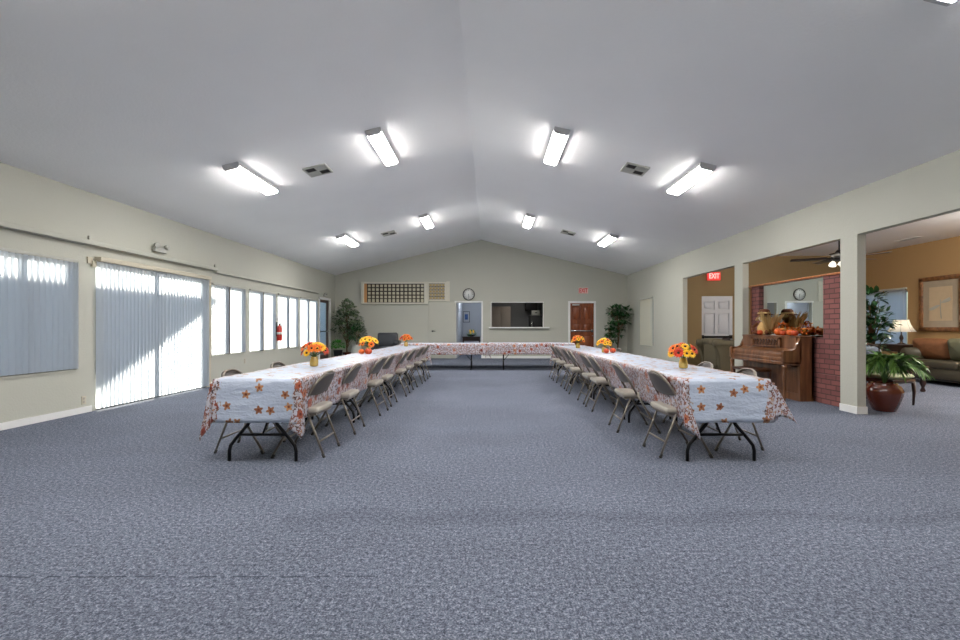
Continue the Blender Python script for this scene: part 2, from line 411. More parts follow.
mb.prism([(XL-.14, EZ), (XR+.14, EZ), (RX, RZ+.03)], YB, YB+.14)
struct(mb.build('wall_back', M['wall']))
mb = MB(); mb.box(XL-.14, XR+.14, YF-.14, YF, -.02, EZ); mb.prism([(XL-.14, EZ), (XR+.14, EZ), (RX, RZ+.03)], YF-.14, YF)
struct(mb.build('wall_front', M['wall']))
zc = lambda x: RZ - SL*abs(x-RX)
mb = MB()
for xo in (XL-.75, XR+.13):
    mb.prism([(RX, RZ), (xo, zc(xo)), (xo, zc(xo)+.2), (RX, RZ+.2)], YF-.2, YB+.2)
struct(mb.build('ceiling', M['ceil']))
mb = MB(); mb.box(XL-.14, 10.6, YF-.2, YB+.14, -.3, 0); struct(mb.build('floor', M['carpet']))
mb = MB(); mb.box(XL, XR, 13.45, YB, 0, .06, bev=.012); mb.box(DW[0], DW[1], YB-.01, YB+.14, 0, .06)
struct(mb.build('floor_platform', M['carpet']), 'low carpeted step across the far end of the hall')
# baseboards
def bb(name, boxes):
    m = MB()
    for b in boxes: m.box(*b)
    return struct(m.build(name, M['white']))
bb('baseboard_left', [(XL, XL+.014, a, b, 0, .085) for a, b in ((YF, 6.45), (9.2, 15.05))])
bb('baseboard_back', [(a, b, YB-.014, YB, .06, .14) for a, b in ((XL, -2.3), (-.24, 2.9), (3.92, XR))])
bb('baseboard_right', [(XR-.014, XR, 11.89, YB, 0, .085), (XR-.014, XR, YF, 3.4, 0, .085)]
   + [b for a, c in ((9.08, 9.38), (6.25, 6.55)) for b in ((XR-.014, XR+TH+.014, a-.014, a, 0, .1), (XR-.014, XR, a, c, 0, .1), (XR+TH, XR+TH+.014, a, c, 0, .1))] + [(XR, XR+TH+.014, 11.876, 11.89, 0, .1)])

# windows of the left wall -------------------------------------------------
def window(idx, x, y0, y1, z0, z1, mid, side):
    """side=-1: outdoors towards -X, +1 towards +X"""
    w = sempty('window_%d' % idx, (x, (y0+y1)/2, z0))
    a, b = y0-(y0+y1)/2, y1-(y0+y1)/2; h = z1-z0; o = side*.09; m_ = mid-(y0+y1)/2
    m = MB(); t = .035
    for q in ((a, a+t), (b-t, b), (m_-.025, m_+.025)): m.box(o-.02, o+.02, q[0], q[1], 0, h)
    m.box(o-.02, o+.02, a, b, 0, t); m.box(o-.02, o+.02, a, b, h-t, h)
    if 1 < idx < 7: m.box(min(o, -side*.03), max(o, -side*.03), m_-.032, m_+.032, 0, h)
    struct(m.build('window_frame', M['alu'], w))
    m = MB(); m.box(o-.003, o+.003, a+t, b-t, t, h-t); struct(m.build('pane', M['glass'], w))
    m = MB(); xs = sorted((0, -side*.012)); m.box(min(0, o), max(0, o), a, b, -.02, .0); m.box(xs[0], xs[1], a-.01, b+.01, -.03, 0)
    struct(m.build('window_sill', M['wall'], w))
    return w
for i, (a, b, p, q, mid) in enumerate(leftwins): window(i+1, XL, a, b, p, q, mid, -1)
window(6, XR+TH, 14.05, 15.2, .60, 2.12, 14.65, 1)

def slats(m, x, y0, y1, z0, z1, ang, pitch=.076, wv=.094, sgn=1, rr=R, jit=.10):
    n = max(1, round((y1-y0)/pitch)); st = (y1-y0)/n
    for i in range(n):
        yc = y0+st*(i+.5); a = ang+rr.uniform(-jit, jit)
        vsx = []; k = 5
        for j in range(k):
            q = (j/(k-1)-.5); px = q*wv; bow = .019*(1-4*q*q)
            vsx.append((x+(px*math.sin(a)+bow*math.cos(a)), yc+(px*math.cos(a)-bow*math.sin(a))))
        v = []; th = .0012
        for (px, py) in vsx: v += [(px, py, z0), (px, py, z1)]
        for (px, py) in vsx: v += [(px+th, py, z0), (px+th, py, z1)]
        f = []
        for j in range(k-1):
            f.append((2*j, 2*j+2, 2*j+3, 2*j+1)); o = 2*k; f.append((o+2*j, o+2*j+1, o+2*j+3, o+2*j+2))
        # single sheet: front faces only
        m.add(v[:2*k], [q for q in f if max(q) < 2*k], True)
names = ['near-left window with blinds cut by the photo edge', 'first narrow window past the sliding door', 'window left of the red extinguisher', 'window right of the red extinguisher', 'window next to the glass exit door']
def blinds(x, y0, y1, z0, z1, gaps, label, side=-1, ang=.42, name='vertical_blind', inset=True, head=.045, bm_='blind'):
    w = thing(name, label, 'blinds', (x, (y0+y1)/2, z0), 0, 'white vertical blinds'); yc = (y0+y1)/2
    ox = .035 if not inset else .02
    ox *= -side
    m = MB()
    for a, b in gaps: slats(m, ox, a-yc, b-yc, 0, z1-z0-head+.004, ang*(-side))
    m.build('slats', M[bm_], w)
    m = MB(); m.box(min(0, ox*2), max(0, ox*2), y0-yc, y1-yc, z1-z0-head, z1-z0, bev=.006); m.build('headrail', M['chair_seat'] if False else M['beigeplastic'] if not inset else M['ltgrey'], w)
    m = MB(); 
    yy = (gaps[0][0]+.02)-yc; m.tube([(ox*2.4, yy, z1-z0-head), (ox*2.4, yy, .5)], .004, 6); m.build('pull_wand', M['white'], w)
    return w
for i, (a, b, p, q, mid) in enumerate(leftwins):
    blinds(XL, a+.012, b-.012, p+.012, q, ([(a+.015, b-.015)] if i == 0 else [(a+.015, mid-.035), (mid+.035, b-.015)]), 'white vertical blinds in '+names[i], ang=[.5,.32,.25,.22,.2][i])
blinds(XR, 14.06, 15.19, .61, 2.15, [(14.08, 14.6), (14.66, 15.17)], 'white vertical blinds in narrow window of the right wall', side=1, ang=.3, bm_='blindc')
# sliding patio door
d = sempty('door_1', (XL, (PD[0]+PD[1])/2, 0), label='sliding glass patio door behind vertical blinds'); yc = (PD[0]+PD[1])/2
m = MB()
for q in ((PD[0]-yc, PD[0]-yc+.05), (PD[1]-yc-.05, PD[1]-yc), (-.03, .03)): m.box(-.12, -.07, q[0], q[1], 0, PD[3])
m.box(-.12, -.07, PD[0]-yc, PD[1]-yc, 0, .05); m.box(-.12, -.07, PD[0]-yc, PD[1]-yc, PD[3]-.05, PD[3])
struct(m.build('door_frame', M['alu'], d)); m = MB(); m.box(-.098, -.092, PD[0]-yc+.05, PD[1]-yc-.05, .05, PD[3]-.05); struct(m.build('pane', M['glass'], d))
m = MB(); m.box(-.06, -.03, .05, .09, .9, 1.1, bev=.01); struct(m.build('door_handle', M['black'], d))
m = MB(); m.box(XL, XL+.02, 9.05, 9.2, 0, 2.16); m.box(XL, XL+.02, 6.38, 6.46, 2.1, 2.19); struct(m.build('trim_patio_door', M['beigeplastic']))
w = thing('vertical_blind', 'tall beige vertical blinds over the sliding patio door', 'blinds', (XL+.05, yc, .02), 0, 'white vertical blinds')
m = MB(); slats(m, 0, 6.50-yc, 7.84-yc, .01, 2.13, .35, jit=.1); m.build('slats', M['blind'], w)
m = MB(); slats(m, 0.0, 7.86-yc, 9.06-yc, .01, 2.13, .35, jit=.1); m.build('slats', M['blind'], w)
m = MB(); m.box(-.05, .055, 6.5-yc, 9.09-yc, 2.12, 2.19, bev=.008); m.build('headrail', M['beigeplastic'], w)
m = MB(); m.box(-.05, -.01, 6.44-yc, 6.5-yc, 2.04, 2.12, bev=.005); m.build('bracket', M['beigeplastic'], w)
# glass exit door far left
d = sempty('door_2', (XL, 15.59, .06), label='glass exit door with brown frame at the far left')
m = MB()
m.box(-.09, -.04, -.47, -.40, 0, 2.08); m.box(-.09, -.04, .39, .47, 0, 2.08); m.box(-.09, -.04, -.4, .39, 1.99, 2.08); m.box(-.09, -.04, -.4, .39, 0, .2)
struct(m.build('door_frame', M['glassfr'], d)); m = MB(); m.box(-.068, -.062, -.4, .39, .2, 1.99); struct(m.build('pane', M['glass'], d))
m = MB(); m.box(-.035, .02, -.36, .36, .98, 1.02, bev=.008); m.box(-.04, -.02, -.37, -.33, .96, 1.04); m.box(-.04, -.02, .33, .37, .96, 1.04); struct(m.build('push_bar', M['chrome'], d))
m = MB(); m.box(XL, XL+.02, 15.04, 15.12, .06, 2.2); m.box(XL, XL+.02, 16.06, 16.16, .06, 2.2); m.box(XL, XL+.02, 15.04, 16.16, 2.14, 2.22)
struct(m.build('trim_exit_door', M['white']))
# raceway along the left wall
m = MB(); m.box(XL, XL+.09, YF, 9.33, 2.355, 2.42, bev=.008)
o = m.build('wall_raceway', M['wall']); struct(o, 'long painted raceway running above the left windows')
m = MB(); m.box(XL, XL+.06, 9.33, 14.95, 2.315, 2.365, bev=.008); struct(m.build('wall_raceway', M['wall']), 'thinner painted raceway running on to the exit door')
for y in (6.40, 9.33):
    m = MB(); m.box(-.0, .03, -.008, .008, 0, .07, bev=.003); o = m.build('raceway_clip', M['ltgrey']); o.location = (XL, y, 2.42)
    tag(o, 'small upright clip on the wall raceway, ' + ('nearer one above the patio door edge' if y < 7 else 'farther one past the patio door'), 'clip', 'raceway clips')

# back wall doors -----------------------------------------------------------
m = MB(); t = .055
m.box(DW[0]-t, DW[0], YB-.018, YB, .06, 2.11+t); m.box(DW[1], DW[1]+t, YB-.018, YB, .06, 2.11+t); m.box(DW[0], DW[1], YB-.018, YB, 2.11, 2.11+t)
struct(m.build('trim_doorway', M['white']))
m = MB(); m.box(PT[0]-.02, PT[1]+.02, YB-.012, YB, 2.11, 2.135); m.box(PT[0]-.02, PT[0], YB-.012, YB, 1.21, 2.11); m.box(PT[1], PT[1]+.02, YB-.012, YB, 1.21, 2.11)
m.box(PT[0]-.1, PT[1]+.22, YB-.16, YB+.16, 1.165, 1.21, bev=.008)
struct(m.build('trim_serving_window', M['white']), 'white ledge and edging of the serving window')
d = sempty('door_3', ((RD[0]+RD[1])/2, YB, .06), label='red brown panelled wooden door in white frame'); hw = (RD[1]-RD[0])/2
m = MB(); m.box(-hw, hw, .065, .09, 0, 2.03)
pan = [(x0, x1, z0, z1) for x0, x1 in ((-hw+.09, -.045), (.045, hw-.09)) for z0, z1 in ((.14, .84), (.96, 1.28), (1.40, 1.91))]
wall_cells(m, -hw, hw, 0, 2.03, pan, lambda mm, a, b, p, q: mm.box(a, b, .03, .065, p, q))
for x0, x1, z0, z1 in pan: m.box(x0+.04, x1-.04, .036, .07, z0+.04, z1-.04, bev=.01)
struct(m.build('door_leaf', M['reddoor'], d))
m = MB(); m.box(-hw+.03, hw-.03, -.02, .01, .99, 1.03, bev=.008); m.box(-hw+.03, -hw+.08, -.01, .05, .97, 1.05); m.box(hw-.1, hw-.03, -.02, .05, .96, 1.06, bev=.006)
struct(m.build('push_bar', M['chrome'], d))
m = MB(); m.box(-hw+.08, -hw+.34, .0, .05, 1.94, 1.99, bev=.006); struct(m.build('door_closer', M['silver'], d))
m = MB(); m.tube([(hw-.05, .02, .82), (hw-.05, -.03, .82)], .022, 10); struct(m.build('door_lock', M['chrome'], d))
m = MB(); t = .075
m.box(RD[0]-t, RD[0], YB-.02, YB+.03, .06, 2.09+t); m.box(RD[1], RD[1]+t, YB-.02, YB+.03, .06, 2.09+t); m.box(RD[0], RD[1], YB-.02, YB+.03, 2.09, 2.09+t)
struct(m.build('trim_red_door', M['white']))
d = sempty('door_4', (-1.74, YB, .06), label='flush door painted like the wall under the small plaque frame')
m = MB(); m.box(-.50, .50, -.022, 0, 0, 2.05, bev=.004); struct(m.build('door_leaf', M['wall'], d))
m = MB(); m.tube([(-.36, -.02, 1.0), (-.36, -.055, 1.0), (-.24, -.06, 1.0)], .011, 8); m.lathe([(.028, 0), (.028, .01)], 12, M=T(-.36, -.022, 1.0, PI/2)); struct(m.build('door_handle', M['chrome'], d))
# room behind doorway / kitchen behind serving window
m = MB()
m.box(DW[0]-.1, DW[0]+.035, YB+.14, 20.0, 0, 2.6); m.box(-1.3, 0.0, 20.0, 20.1, 0, 2.6); m.box(-.12, 0, YB+.14, 20, 0, 2.6)
struct(m.build('wall_corridor', M['bluewall'])); m = MB(); m.box(-2.3, 2.8, YB+.14, 20.1, 2.55, 2.65); struct(m.build('ceiling_corridor', M['ceil']))
m = MB(); m.box(-2.3, 2.8, YB+.14, 20.1, -.1, .055); struct(m.build('floor_corridor', M['carpet']))
m = MB(); m.box(0.0, 2.75, 19.2, 19.3, 0, 2.6); m.box(2.65, 2.75, YB+.14, 19.2, 0, 2.6); struct(m.build('wall_kitchen', M['kwall']))
# side room ------------------------------------------------------------------
SX, SY, SZ = 10.47, 12.9, 3.23
mb = MB(); mb.box(XR+TH, SX+.14, SY, SY+.14, -.02, SZ); struct(mb.build('wall_lounge_back', M['brownwall']))
mb = MB(); mb.box(XR+TH, 5.90, SY-.30, SY, 0, SZ); struct(mb.build('wall_lounge_shade_box', M['brownwall']))  # box added so this strip of wall catches less light
mb = MB(); wall_cells(mb, 1.6, SY, -.02, SZ, [(11.35, 12.7, .6, 2.13)], lambda m, a, b, p, q: m.box(SX, SX+.14, a, b, p, q)); struct(mb.build('wall_lounge_right', M['tan']))
mb = MB(); mb.box(XR+TH, SX+.14, 1.46, 1.6, -.02, SZ); struct(mb.build('wall_lounge_front', M['tan']))
mb = MB(); mb.box(XR+TH-.02, SX+.14, 1.46, SY+.14, SZ, SZ+.15); struct(mb.build('ceiling_lounge', M['ceil']))
bb('baseboard_lounge', [(5.90, 5.92, SY-.016, SY, 0, .09), (6.95, SX, SY-.016, SY, 0, .09), (SX-.016, SX, 1.6, SY, 0, .09)])
window(7, SX, 11.35, 12.7, .60, 2.13, 12.0, 1)
blinds(SX, 11.36, 12.69, .61, 2.2, [(11.38, 11.97), (12.03, 12.67)], 'vertical blinds in the tan lounge wall behind the lamp', side=1, ang=.35)
d = sempty('door_5', (6.42, SY, 0), label='white six panel door in the tan lounge wall')
m = MB(); m.box(-.46, .46, -.035, -.005, 0, 2.08)
pan = [(x0, x1, z0, z1) for x0, x1 in ((-.37, -.045), (.045, .37)) for z0, z1 in ((.16, .84), (1.0, 1.60), (1.70, 1.95))]
wall_cells(m, -.46, .46, 0, 2.08, pan, lambda mm, a, b, p, q: mm.box(a, b, -.065, -.035, p, q))
for x0, x1, z0, z1 in pan: m.box(x0+.035, x1-.035, -.06, -.03, z0+.035, z1-.035, bev=.01)
struct(m.build('door_leaf', M['whitedoor'], d))
m = MB(); m.box(-.44, .44, -.11, -.07, .90, .96, bev=.01); m.box(-.44, -.36, -.1, -.04, .88, .98); m.box(.36, .44, -.1, -.04, .88, .98); struct(m.build('push_bar', M['black'], d))
m = MB(); m.box(-.52, -.46, -.03, 0, 0, 2.14); m.box(.46, .52, -.03, 0, 0, 2.14); m.box(-.52, .52, -.03, 0, 2.08, 2.14); struct(m.build('door_casing', M['brownwall'], d))
# outdoors: patio ground, patio cover (shades the windows), added screens against sun and horizon sky
m = MB(); m.box(-40, XL-.14, -25, 45, -.25, -.05); struct(m.build('ground_patio', M['concrete']))
m = MB(); m.box(-7.8, -6.6, 17.0, 17.12, -.05, 3.3); struct(m.build('wall_sun_blocker', M['stucco']), 'added panel outside that keeps sun off the glass exit door')  # added blocker: stops direct sun entering by the exit door
m = MB(); m.box(-40, -8.2, 32, 32.3, -.05, 7); struct(m.build('wall_pale_backdrop', M['white']), 'added pale backdrop that whitens the view through the glass exit door')  # added backdrop covering the yellow sky behind the exit door
m = MB(); m.box(-15.2, -15.0, -20, 30, -.05, 2.3); struct(m.build('wall_horizon_screen', M['stucco']), 'added pale screen hiding the yellow horizon beyond the patio')  # added screen in front of the orange horizon sky
m = MB(); m.box(-11.4, -7.54, -8, 11.24, 2.62, 2.75)
for y in (11.1, 5.0, -1.0): m.box(-11.3, -11.15, y-.07, y+.07, -.05, 2.6)
struct(m.build('roof_patio_cover', M['stucco']), 'patio cover outside that shades the left windows')
m = MB(); m.box(10.7, 30, -10, 30, -.25, -.05); m.box(XR+TH+.1, 10.7, SY+.3, 30, -.25, -.05); struct(m.build('ground_side_yard', M['concrete']))

# ------------------------------------------------------------------ brick and mirror partition
PX = 5.27
m = MB(); m.box(PX, PX+.16, 6.75, 7.16, 0, 2.0); m.box(PX, PX+.16, 8.86, 9.12, 0, 2.0); m.box(PX+.06, PX+.16, 7.16, 8.86, 0, 2.0); m.box(PX-.03, PX, 6.75, 7.24, 0, .46)
m.box(PX-.0, PX+.06, 7.16, 8.86, 0, 1.03)
struct(m.build('wall_brick', M['brick']), 'red brick partition behind the upright piano')
m = MB(); m.box(PX-.03, PX+.2, 6.7, 9.2, 2.0, 2.03, bev=.005); m.box(PX-.0, PX+.16, 9.125, 9.16, 0, 2.0); struct(m.build('trim_brick_cap', M['orangewood']))
mo = MB(); mo.box(PX+.045, PX+.058, 7.17, 8.85, 1.035, 1.995)
tag(mo.build('wall_mirror', M['mirror']), 'large frameless mirror between brick piers above the piano', 'mirror')

# ------------------------------------------------------------------ ceiling lights and vents
def place_slope(o, x, y, sgn, dz=0.0):
    a = math.atan(SL)*sgn
    o.rotation_euler = (0, a, 0); o.location = (x, y, zc(x)-dz)
fx = thing('ceiling_light', '', 'ceiling light', (0,0,0), 0, 'fluorescent ceiling lights')
m = MB(); prof = [(-.110, -.049), (-.105, -.062), (-.08, -.08), (.08, -.08), (.105, -.062), (.110, -.049)]
m.prism(prof, -.60, .60, 'y', smooth=False); m.build('diffuser', M['lens'], fx)
m = MB(); m.box(-.115, .115, -.605, .605, -.051, 0); m.build('housing', M['white'], fx)
for s in (-1, 1):
    m = MB(); m.prism([(-.118, -.03), (-.11, -.066), (-.083, -.086), (.083, -.086), (.11, -.066), (.118, -.03), (.118, 0), (-.118, 0)], s*.60, s*.632, 'y'); m.build('end_cap', M['silver'], fx)
first = True
cols = [(-3.81, 'far left column'), (-1.70, 'left of the ridge'), (1.06, 'right of the ridge'), (3.18, 'far right column')]
rows = [(7.09, 'nearer visible row'), (12.18, 'far row near the back wall'), (2.58, 'row at the top photo edge')]
for y, rn in rows:
    for x, cn in cols:
        lb = 'fluorescent ceiling light, %s, %s' % (rn, cn)
        o = fx if first else dup(fx, (0,0,0), 0, lb)
        first = False; o['label'] = lb
        if x < -3 and 5 < y < 9: x += .04; y += .12
        place_slope(o, x, y, 1 if x > RX else -1, 0.0)
vent = thing('ceiling_vent', '', 'vent', (0,0,0), 0, 'square ceiling vents')
m = MB(); m.box(-.19, .19, -.19, -.16, -.02, 0); m.box(-.19, .19, .16, .19, -.02, 0); m.box(-.19, -.16, -.16, .16, -.02, 0); m.box(.16, .19, -.16, .16, -.02, 0); m.box(-.01, .01, -.16, .16, -.02, 0); m.box(-.16, .16, -.01, .01, -.02, 0)
m.build('vent_frame', M['ltgrey'], vent)
m = MB(); m.box(-.16, .16, -.16, .16, -.004, 0); m.build('duct_backing', M['blackm'], vent)
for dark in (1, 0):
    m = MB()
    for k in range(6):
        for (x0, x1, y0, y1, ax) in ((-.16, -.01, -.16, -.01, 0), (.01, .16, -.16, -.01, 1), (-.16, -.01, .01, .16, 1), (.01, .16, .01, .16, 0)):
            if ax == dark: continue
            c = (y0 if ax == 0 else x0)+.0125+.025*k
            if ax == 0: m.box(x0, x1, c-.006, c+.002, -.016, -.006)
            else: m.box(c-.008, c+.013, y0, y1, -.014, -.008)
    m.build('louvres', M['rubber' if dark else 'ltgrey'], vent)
first = True
for x, y, lb in ((-2.84, 7.5, 'nearer left'), (2.36, 7.36, 'nearer right'), (-2.79, 12.57, 'farther left'), (2.17, 12.5, 'farther right')):
    s = 'square metal ceiling vent, the %s one between two lights' % lb
    o = vent if first else dup(vent, (0,0,0), 0, s); first = False; o['label'] = s
    place_slope(o, x, y, 1 if x > RX else -1)
m = MB(); m.box(-.08, .08, -.28, .28, -.012, 0); 
o = thing('ceiling_vent', 'slim white vent in the lounge ceiling', 'vent', (9.62, 10.42, SZ)); m.build('vent_frame', M['white'], o)
m = MB()
for k in range(5): m.box(-.06+.026*k, -.05+.026*k, -.26, .26, -.016, -.012)
m.build('louvres', M['silver'], o)

# ------------------------------------------------------------------ folding tables
def table(name, L_, Wd, label, group, loc, rz, inset=.09):
    """long side along local y"""
    o = thing(name, label, 'table', loc, rz, group)
    m = MB(); m.box(-Wd/2, Wd/2, -L_/2, L_/2, .695, .738, bev=.012); m.build('table_top', M['tabletop'], o)
    for s in (-1, 1):
        y = s*(L_/2-inset)
        for q in (-1, 1):
            pts = [(q*.115, y, .70), (q*.115, y, .38), (q*.13, y, .33), (q*.25, y, .19), (q*.288, y, .14), (q*.30, y, .09), (q*.30, y, 0)]
            m = MB(); m.tube(pts, .0155, 8); m.build('leg', M['black'], o)
        m = MB(); m.tube([(-.205, y, .235), (.205, y, .235)], .013, 8); m.build('crossbar', M['black'], o)
        m = MB(); m.tube([(0, y, .235), (0, y-s*.38, .69)], .009, 8); m.build('brace', M['black'], o)
        m = MB(); m.box(-.30, .30, y-.03, y+.03, .68, .695); m.build('leg_plate', M['black'], o)
    return o
YN = 3.96; RL = 7.32
def rowpt(side, u, v):
    """u across from the row's centre line (+ = towards +X), v along"""
    a = ROWANG[side]; cx = ROWX[side]
    return (cx + u*math.cos(a) + v*math.sin(-a), YN + v*math.cos(a) + u*math.sin(a))
ROWX = {'left': -2.03, 'right': 2.07}
ROWANG = {'left': -.015, 'right': .011}
ordn = ['first', 'second', 'third', 'fourth', 'fifth', 'sixth', 'seventh', 'eighth']
proto = None
for side in ('left', 'right'):
    for k in range(4):
        v = .915+1.83*k; x, y = rowpt(side, 0, v)
        lb = 'folding table with black bent legs in %s row, %s' % (side, ['at its near end', 'second from the near end', 'third from the near end', 'at its far end'][k])
        if proto is None: proto = table('folding_table', 1.82, .74, lb, 'folding tables of the two long rows', (x, y, 0), ROWANG[side])
        else: dup(proto, (x, y, 0), ROWANG[side], lb)
TY = 13.02
tx = table('folding_table', 2.42, .74, 'folding table across the far end, left half, leg frame showing', 'folding tables across the far end', (-1.28, TY, 0), PI/2, .45)
dup(tx, (1.16, TY, 0), PI/2, 'folding table across the far end, right half, leg frame showing')

def cloth(name, a, b, drop, h, res, label, group, loc, rz, inner=(), seed=1, dend=None, ck=None):
    rr = random.Random(seed); us = []; nu = 40
    def axis(half, ext, step):
        n1 = max(2, int(half*2/step)); n2 = max(4, int(ext/.03))
        c = [-half-ext+ext*i/n2 for i in range(n2)] + [-half+2*half*i/n1 for i in range(n1+1)] + [half+ext*(i+1)/n2 for i in range(n2)]
        return c
    U = axis(a, drop, .08); V = axis(b, drop if dend is None else dend, res)
    ph = [rr.uniform(0, 6) for _ in range(8)]
    vs = []; uv = []
    for v in V:
        for u in U:
            du = max(0, abs(u)-a); dv = max(0, abs(v)-b); su = 1 if u > 0 else -1; sv = 1 if v > 0 else -1
            cu = max(-a, min(a, u)); cv = max(-b, min(b, v))
            z = h; x = cu; y = cv
            if du == 0 and dv == 0:
                z += .003*math.sin(v*9+ph[0])*math.sin(u*7+ph[1]) + .002*math.sin(v*31+ph[2]+2*u)
            elif dv == 0:
                r = du; t = r/drop
                out = .012+.010*math.sin(v*7.3+ph[3])*t+.007*math.sin(v*17+ph[4])*t
                if su in inner: out += -.06*t
                else: out += .02*t
                x = su*(a+out*min(1, r/.04)); z = h - r*(.995)
            elif du == 0:
                r = dv; t = r/drop
                out = .012+.010*math.sin(u*9+ph[5])*t+.02*t
                y = sv*(b+out*min(1, r/.04)); z = h-r
            else:
                r = math.hypot(du, dv); phi = math.atan2(dv, du); s2 = math.sin(2*phi)
                t = r/drop
                base = .012+.02*t
                kx, ky, kz, fo = (ck or {}).get((su, sv), (.12, .12, .03, 0)); wob = .05*math.sin(6*phi+ph[7]+su)*t*s2
                ox = base*min(1, r/.04) + r*(kx*s2 + fo*math.exp(-((phi-1.13)/.25)**2)*min(1, r/.1)) + wob*.5
                oy = base*min(1, r/.04) + r*ky*s2 + wob*.4
                if su in inner: ox -= .05*t*(1-s2)*math.cos(phi)
                x = su*(a+ox); y = sv*(b+oy); z = h - r*(1-kz*s2)
            vs.append((x, y, z)); uv.append((u, v + seed*3.1))
    n = len(U); fs = [(j*n+i, j*n+i+1, (j+1)*n+i+1, (j+1)*n+i) for j in range(len(V)-1) for i in range(n-1)]
    m = MB(); m.add(vs, fs, True); o = m.build(name, M['cloth'], None, uv)
    s = o.modifiers.new('thick', 'SOLIDIFY'); s.thickness = .0015; s.offset = 1
    o.location = loc; o.rotation_euler = (0, 0, rz); tag(o, label, 'tablecloth', group)
    return o
for side, sd in (('left', 1), ('right', 2)):
    x, y = rowpt(side, 0, RL/2)
    cloth('tablecloth', .385, RL/2+.005, .375, .744, .05, 'white autumn leaf print tablecloth covering the whole %s table row' % side, 'autumn print tablecloths', (x, y, 0), ROWANG[side], inner=(1, -1), seed=sd, ck={'left': {(-1, -1): (-.05, .10, .03, 0), (1, -1): (.10, .12, .05, -.34)}, 'right': {(-1, -1): (-.26, .12, .04, .12), (1, -1): (.15, .10, .30, 0)}}[side])
cloth('tablecloth', .385, 1.215, .31, .744, .06, 'autumn print tablecloth on far crosswise tables, left half', 'autumn print tablecloths', (-1.28, TY, 0), PI/2, inner=(), seed=3, dend=.3)
cloth('tablecloth', .385, 1.19, .31, .752, .06, 'autumn print tablecloth on far crosswise tables, right half', 'autumn print tablecloths', (1.18, TY, 0), PI/2, inner=(), seed=4, dend=.3)

# ------------------------------------------------------------------ folding chairs
def make_chair():
    o = thing('folding_chair', '', 'chair', (0,0,0), 0, 'folding chairs along the table rows')
    hy = .222
    P = lambda z: .22-.582*z          # long frame: x at height z
    for s in (-1, 1):
        m = MB(); m.tube([(P(.0), s*hy, 0.012), (P(.44), s*hy, .44)], .0115, 8); l = m.build('leg', M['chair_metal'], o)
        m = MB(); m.tube([(P(0), s*hy, 0), (P(.035), s*hy, .035)], .0145, 8); m.build('rubber_foot', M['rubber'], l)
        m = MB(); m.tube([(-.25, s*(hy-.022), .012), (-.10, s*(hy-.022), .40)], .0105, 8); l = m.build('leg', M['chair_metal'], o)
        m = MB(); m.tube([(-.252, s*(hy-.022), 0), (-.238, s*(hy-.022), .035)], .0135, 8); m.build('rubber_foot', M['rubber'], l)
    pts = [(P(.44), -hy, .44)]; r = .19; top = .772
    for i in range(9):
        q = PI/2*i/8; z = top-r+r*math.sin(q); pts.append((P(z), -hy+r-r*math.cos(q), z))
    for i in range(9):
        q = PI/2*(1-i/8); z = top-r+r*math.sin(q); pts.append((P(z), hy-r+r*math.cos(q), z))
    pts.append((P(.44), hy, .44))
    m = MB(); m.tube(pts, .0115, 8); m.build('back_frame', M['chair_metal'], o)
    # backrest panel with rounded top following the frame
    ny = 14; nz = 8; vs = []; fs = []; z0 = .555; hw = hy-.006
    for k in range(2):
        for j in range(nz+1):
            for i in range(ny+1):
                t = -1+2*i/ny; yy = t*hw
                ztop = top-.008
                e = abs(yy)-(hy-r)
                if e > 0: ztop = top-r-.006+math.sqrt(max(0, r*r-e*e))
                zb = z0+.018*t*t
                z = zb+(ztop-zb)*j/nz
                x = P(z)-.028*(1-t*t)-(.007 if k else -.007)
                vs.append((x, yy, z))
    A = (ny+1)*(nz+1)
    for k in range(2):
        for j in range(nz):
            for i in range(ny):
                a = k*A+j*(ny+1)+i; q = (a, a+1, a+ny+2, a+ny+1); fs.append(q if k else q[::-1])
    for i in range(ny):
        fs.append((i, i+1, A+i+1, A+i)); a = nz*(ny+1)+i; fs.append((a, A+a, A+a+1, a+1))
    m = MB(); m.add(vs, fs, True); m.build('backrest', M['chair_back'], o)
    # seat pan and cushion
    m = MB(); m.prism([(-.17, -.185), (.20, -.2), (.20, .2), (-.17, .185)], .385, .405, 'z'); m.build('seat_pan', M['chair_metal'], o)
    m = MB(); m.box(-.19, .215, -.2, .2, .403, .455, bev=.02, seg=3)
    m.build('seat_cushion', M['chair_seat'], o)
    m = MB(); m.tube([(P(.16), -hy, .16), (P(.16), hy, .16)], .008, 6); m.build('stretcher', M['chair_metal'], o)
    m = MB(); m.tube([(-.197, -hy+.02, .14), (-.197, hy-.02, .14)], .008, 6); m.build('stretcher', M['chair_metal'], o)
    m = MB(); m.box(-.155, -.14, -hy+.03, hy-.03, .375, .388); m.build('seat_support', M['chair_metal'], o)
    return o
ch = make_chair(); used = [False]
def put_chair(x, y, rz, label):
    if not used[0]:
        used[0] = True; ch.location = (x, y, 0); ch.rotation_euler = (0,0,rz); ch['label'] = label; return ch
    return dup(ch, (x, y, 0), rz, label)
LY = [4.36, 5.25, 6.32, 7.03, 8.02, 8.86, 9.83, 10.68]; RY = [4.36, 5.33, 6.62, 7.24, 8.30, 8.98, 9.98, 10.68]
nm = ['nearest', 'second', 'third', 'fourth', 'fifth', 'sixth', 'seventh', 'farthest']
jl = [.0, .03, -.02, .0, .04, -.02, .0, .02]; jr = [.03, -.04, .0, .02, -.05, .0, .03, 0]
for k, y in enumerate(LY):
    x, _ = rowpt('left', .26, y-YN); put_chair(x+[0, .0, .02, 0, .02, 0, .01, 0][k], y, PI+ROWANG['left']+jl[k], 'beige padded folding chair, aisle side of the left table row, %s from camera' % nm[k])
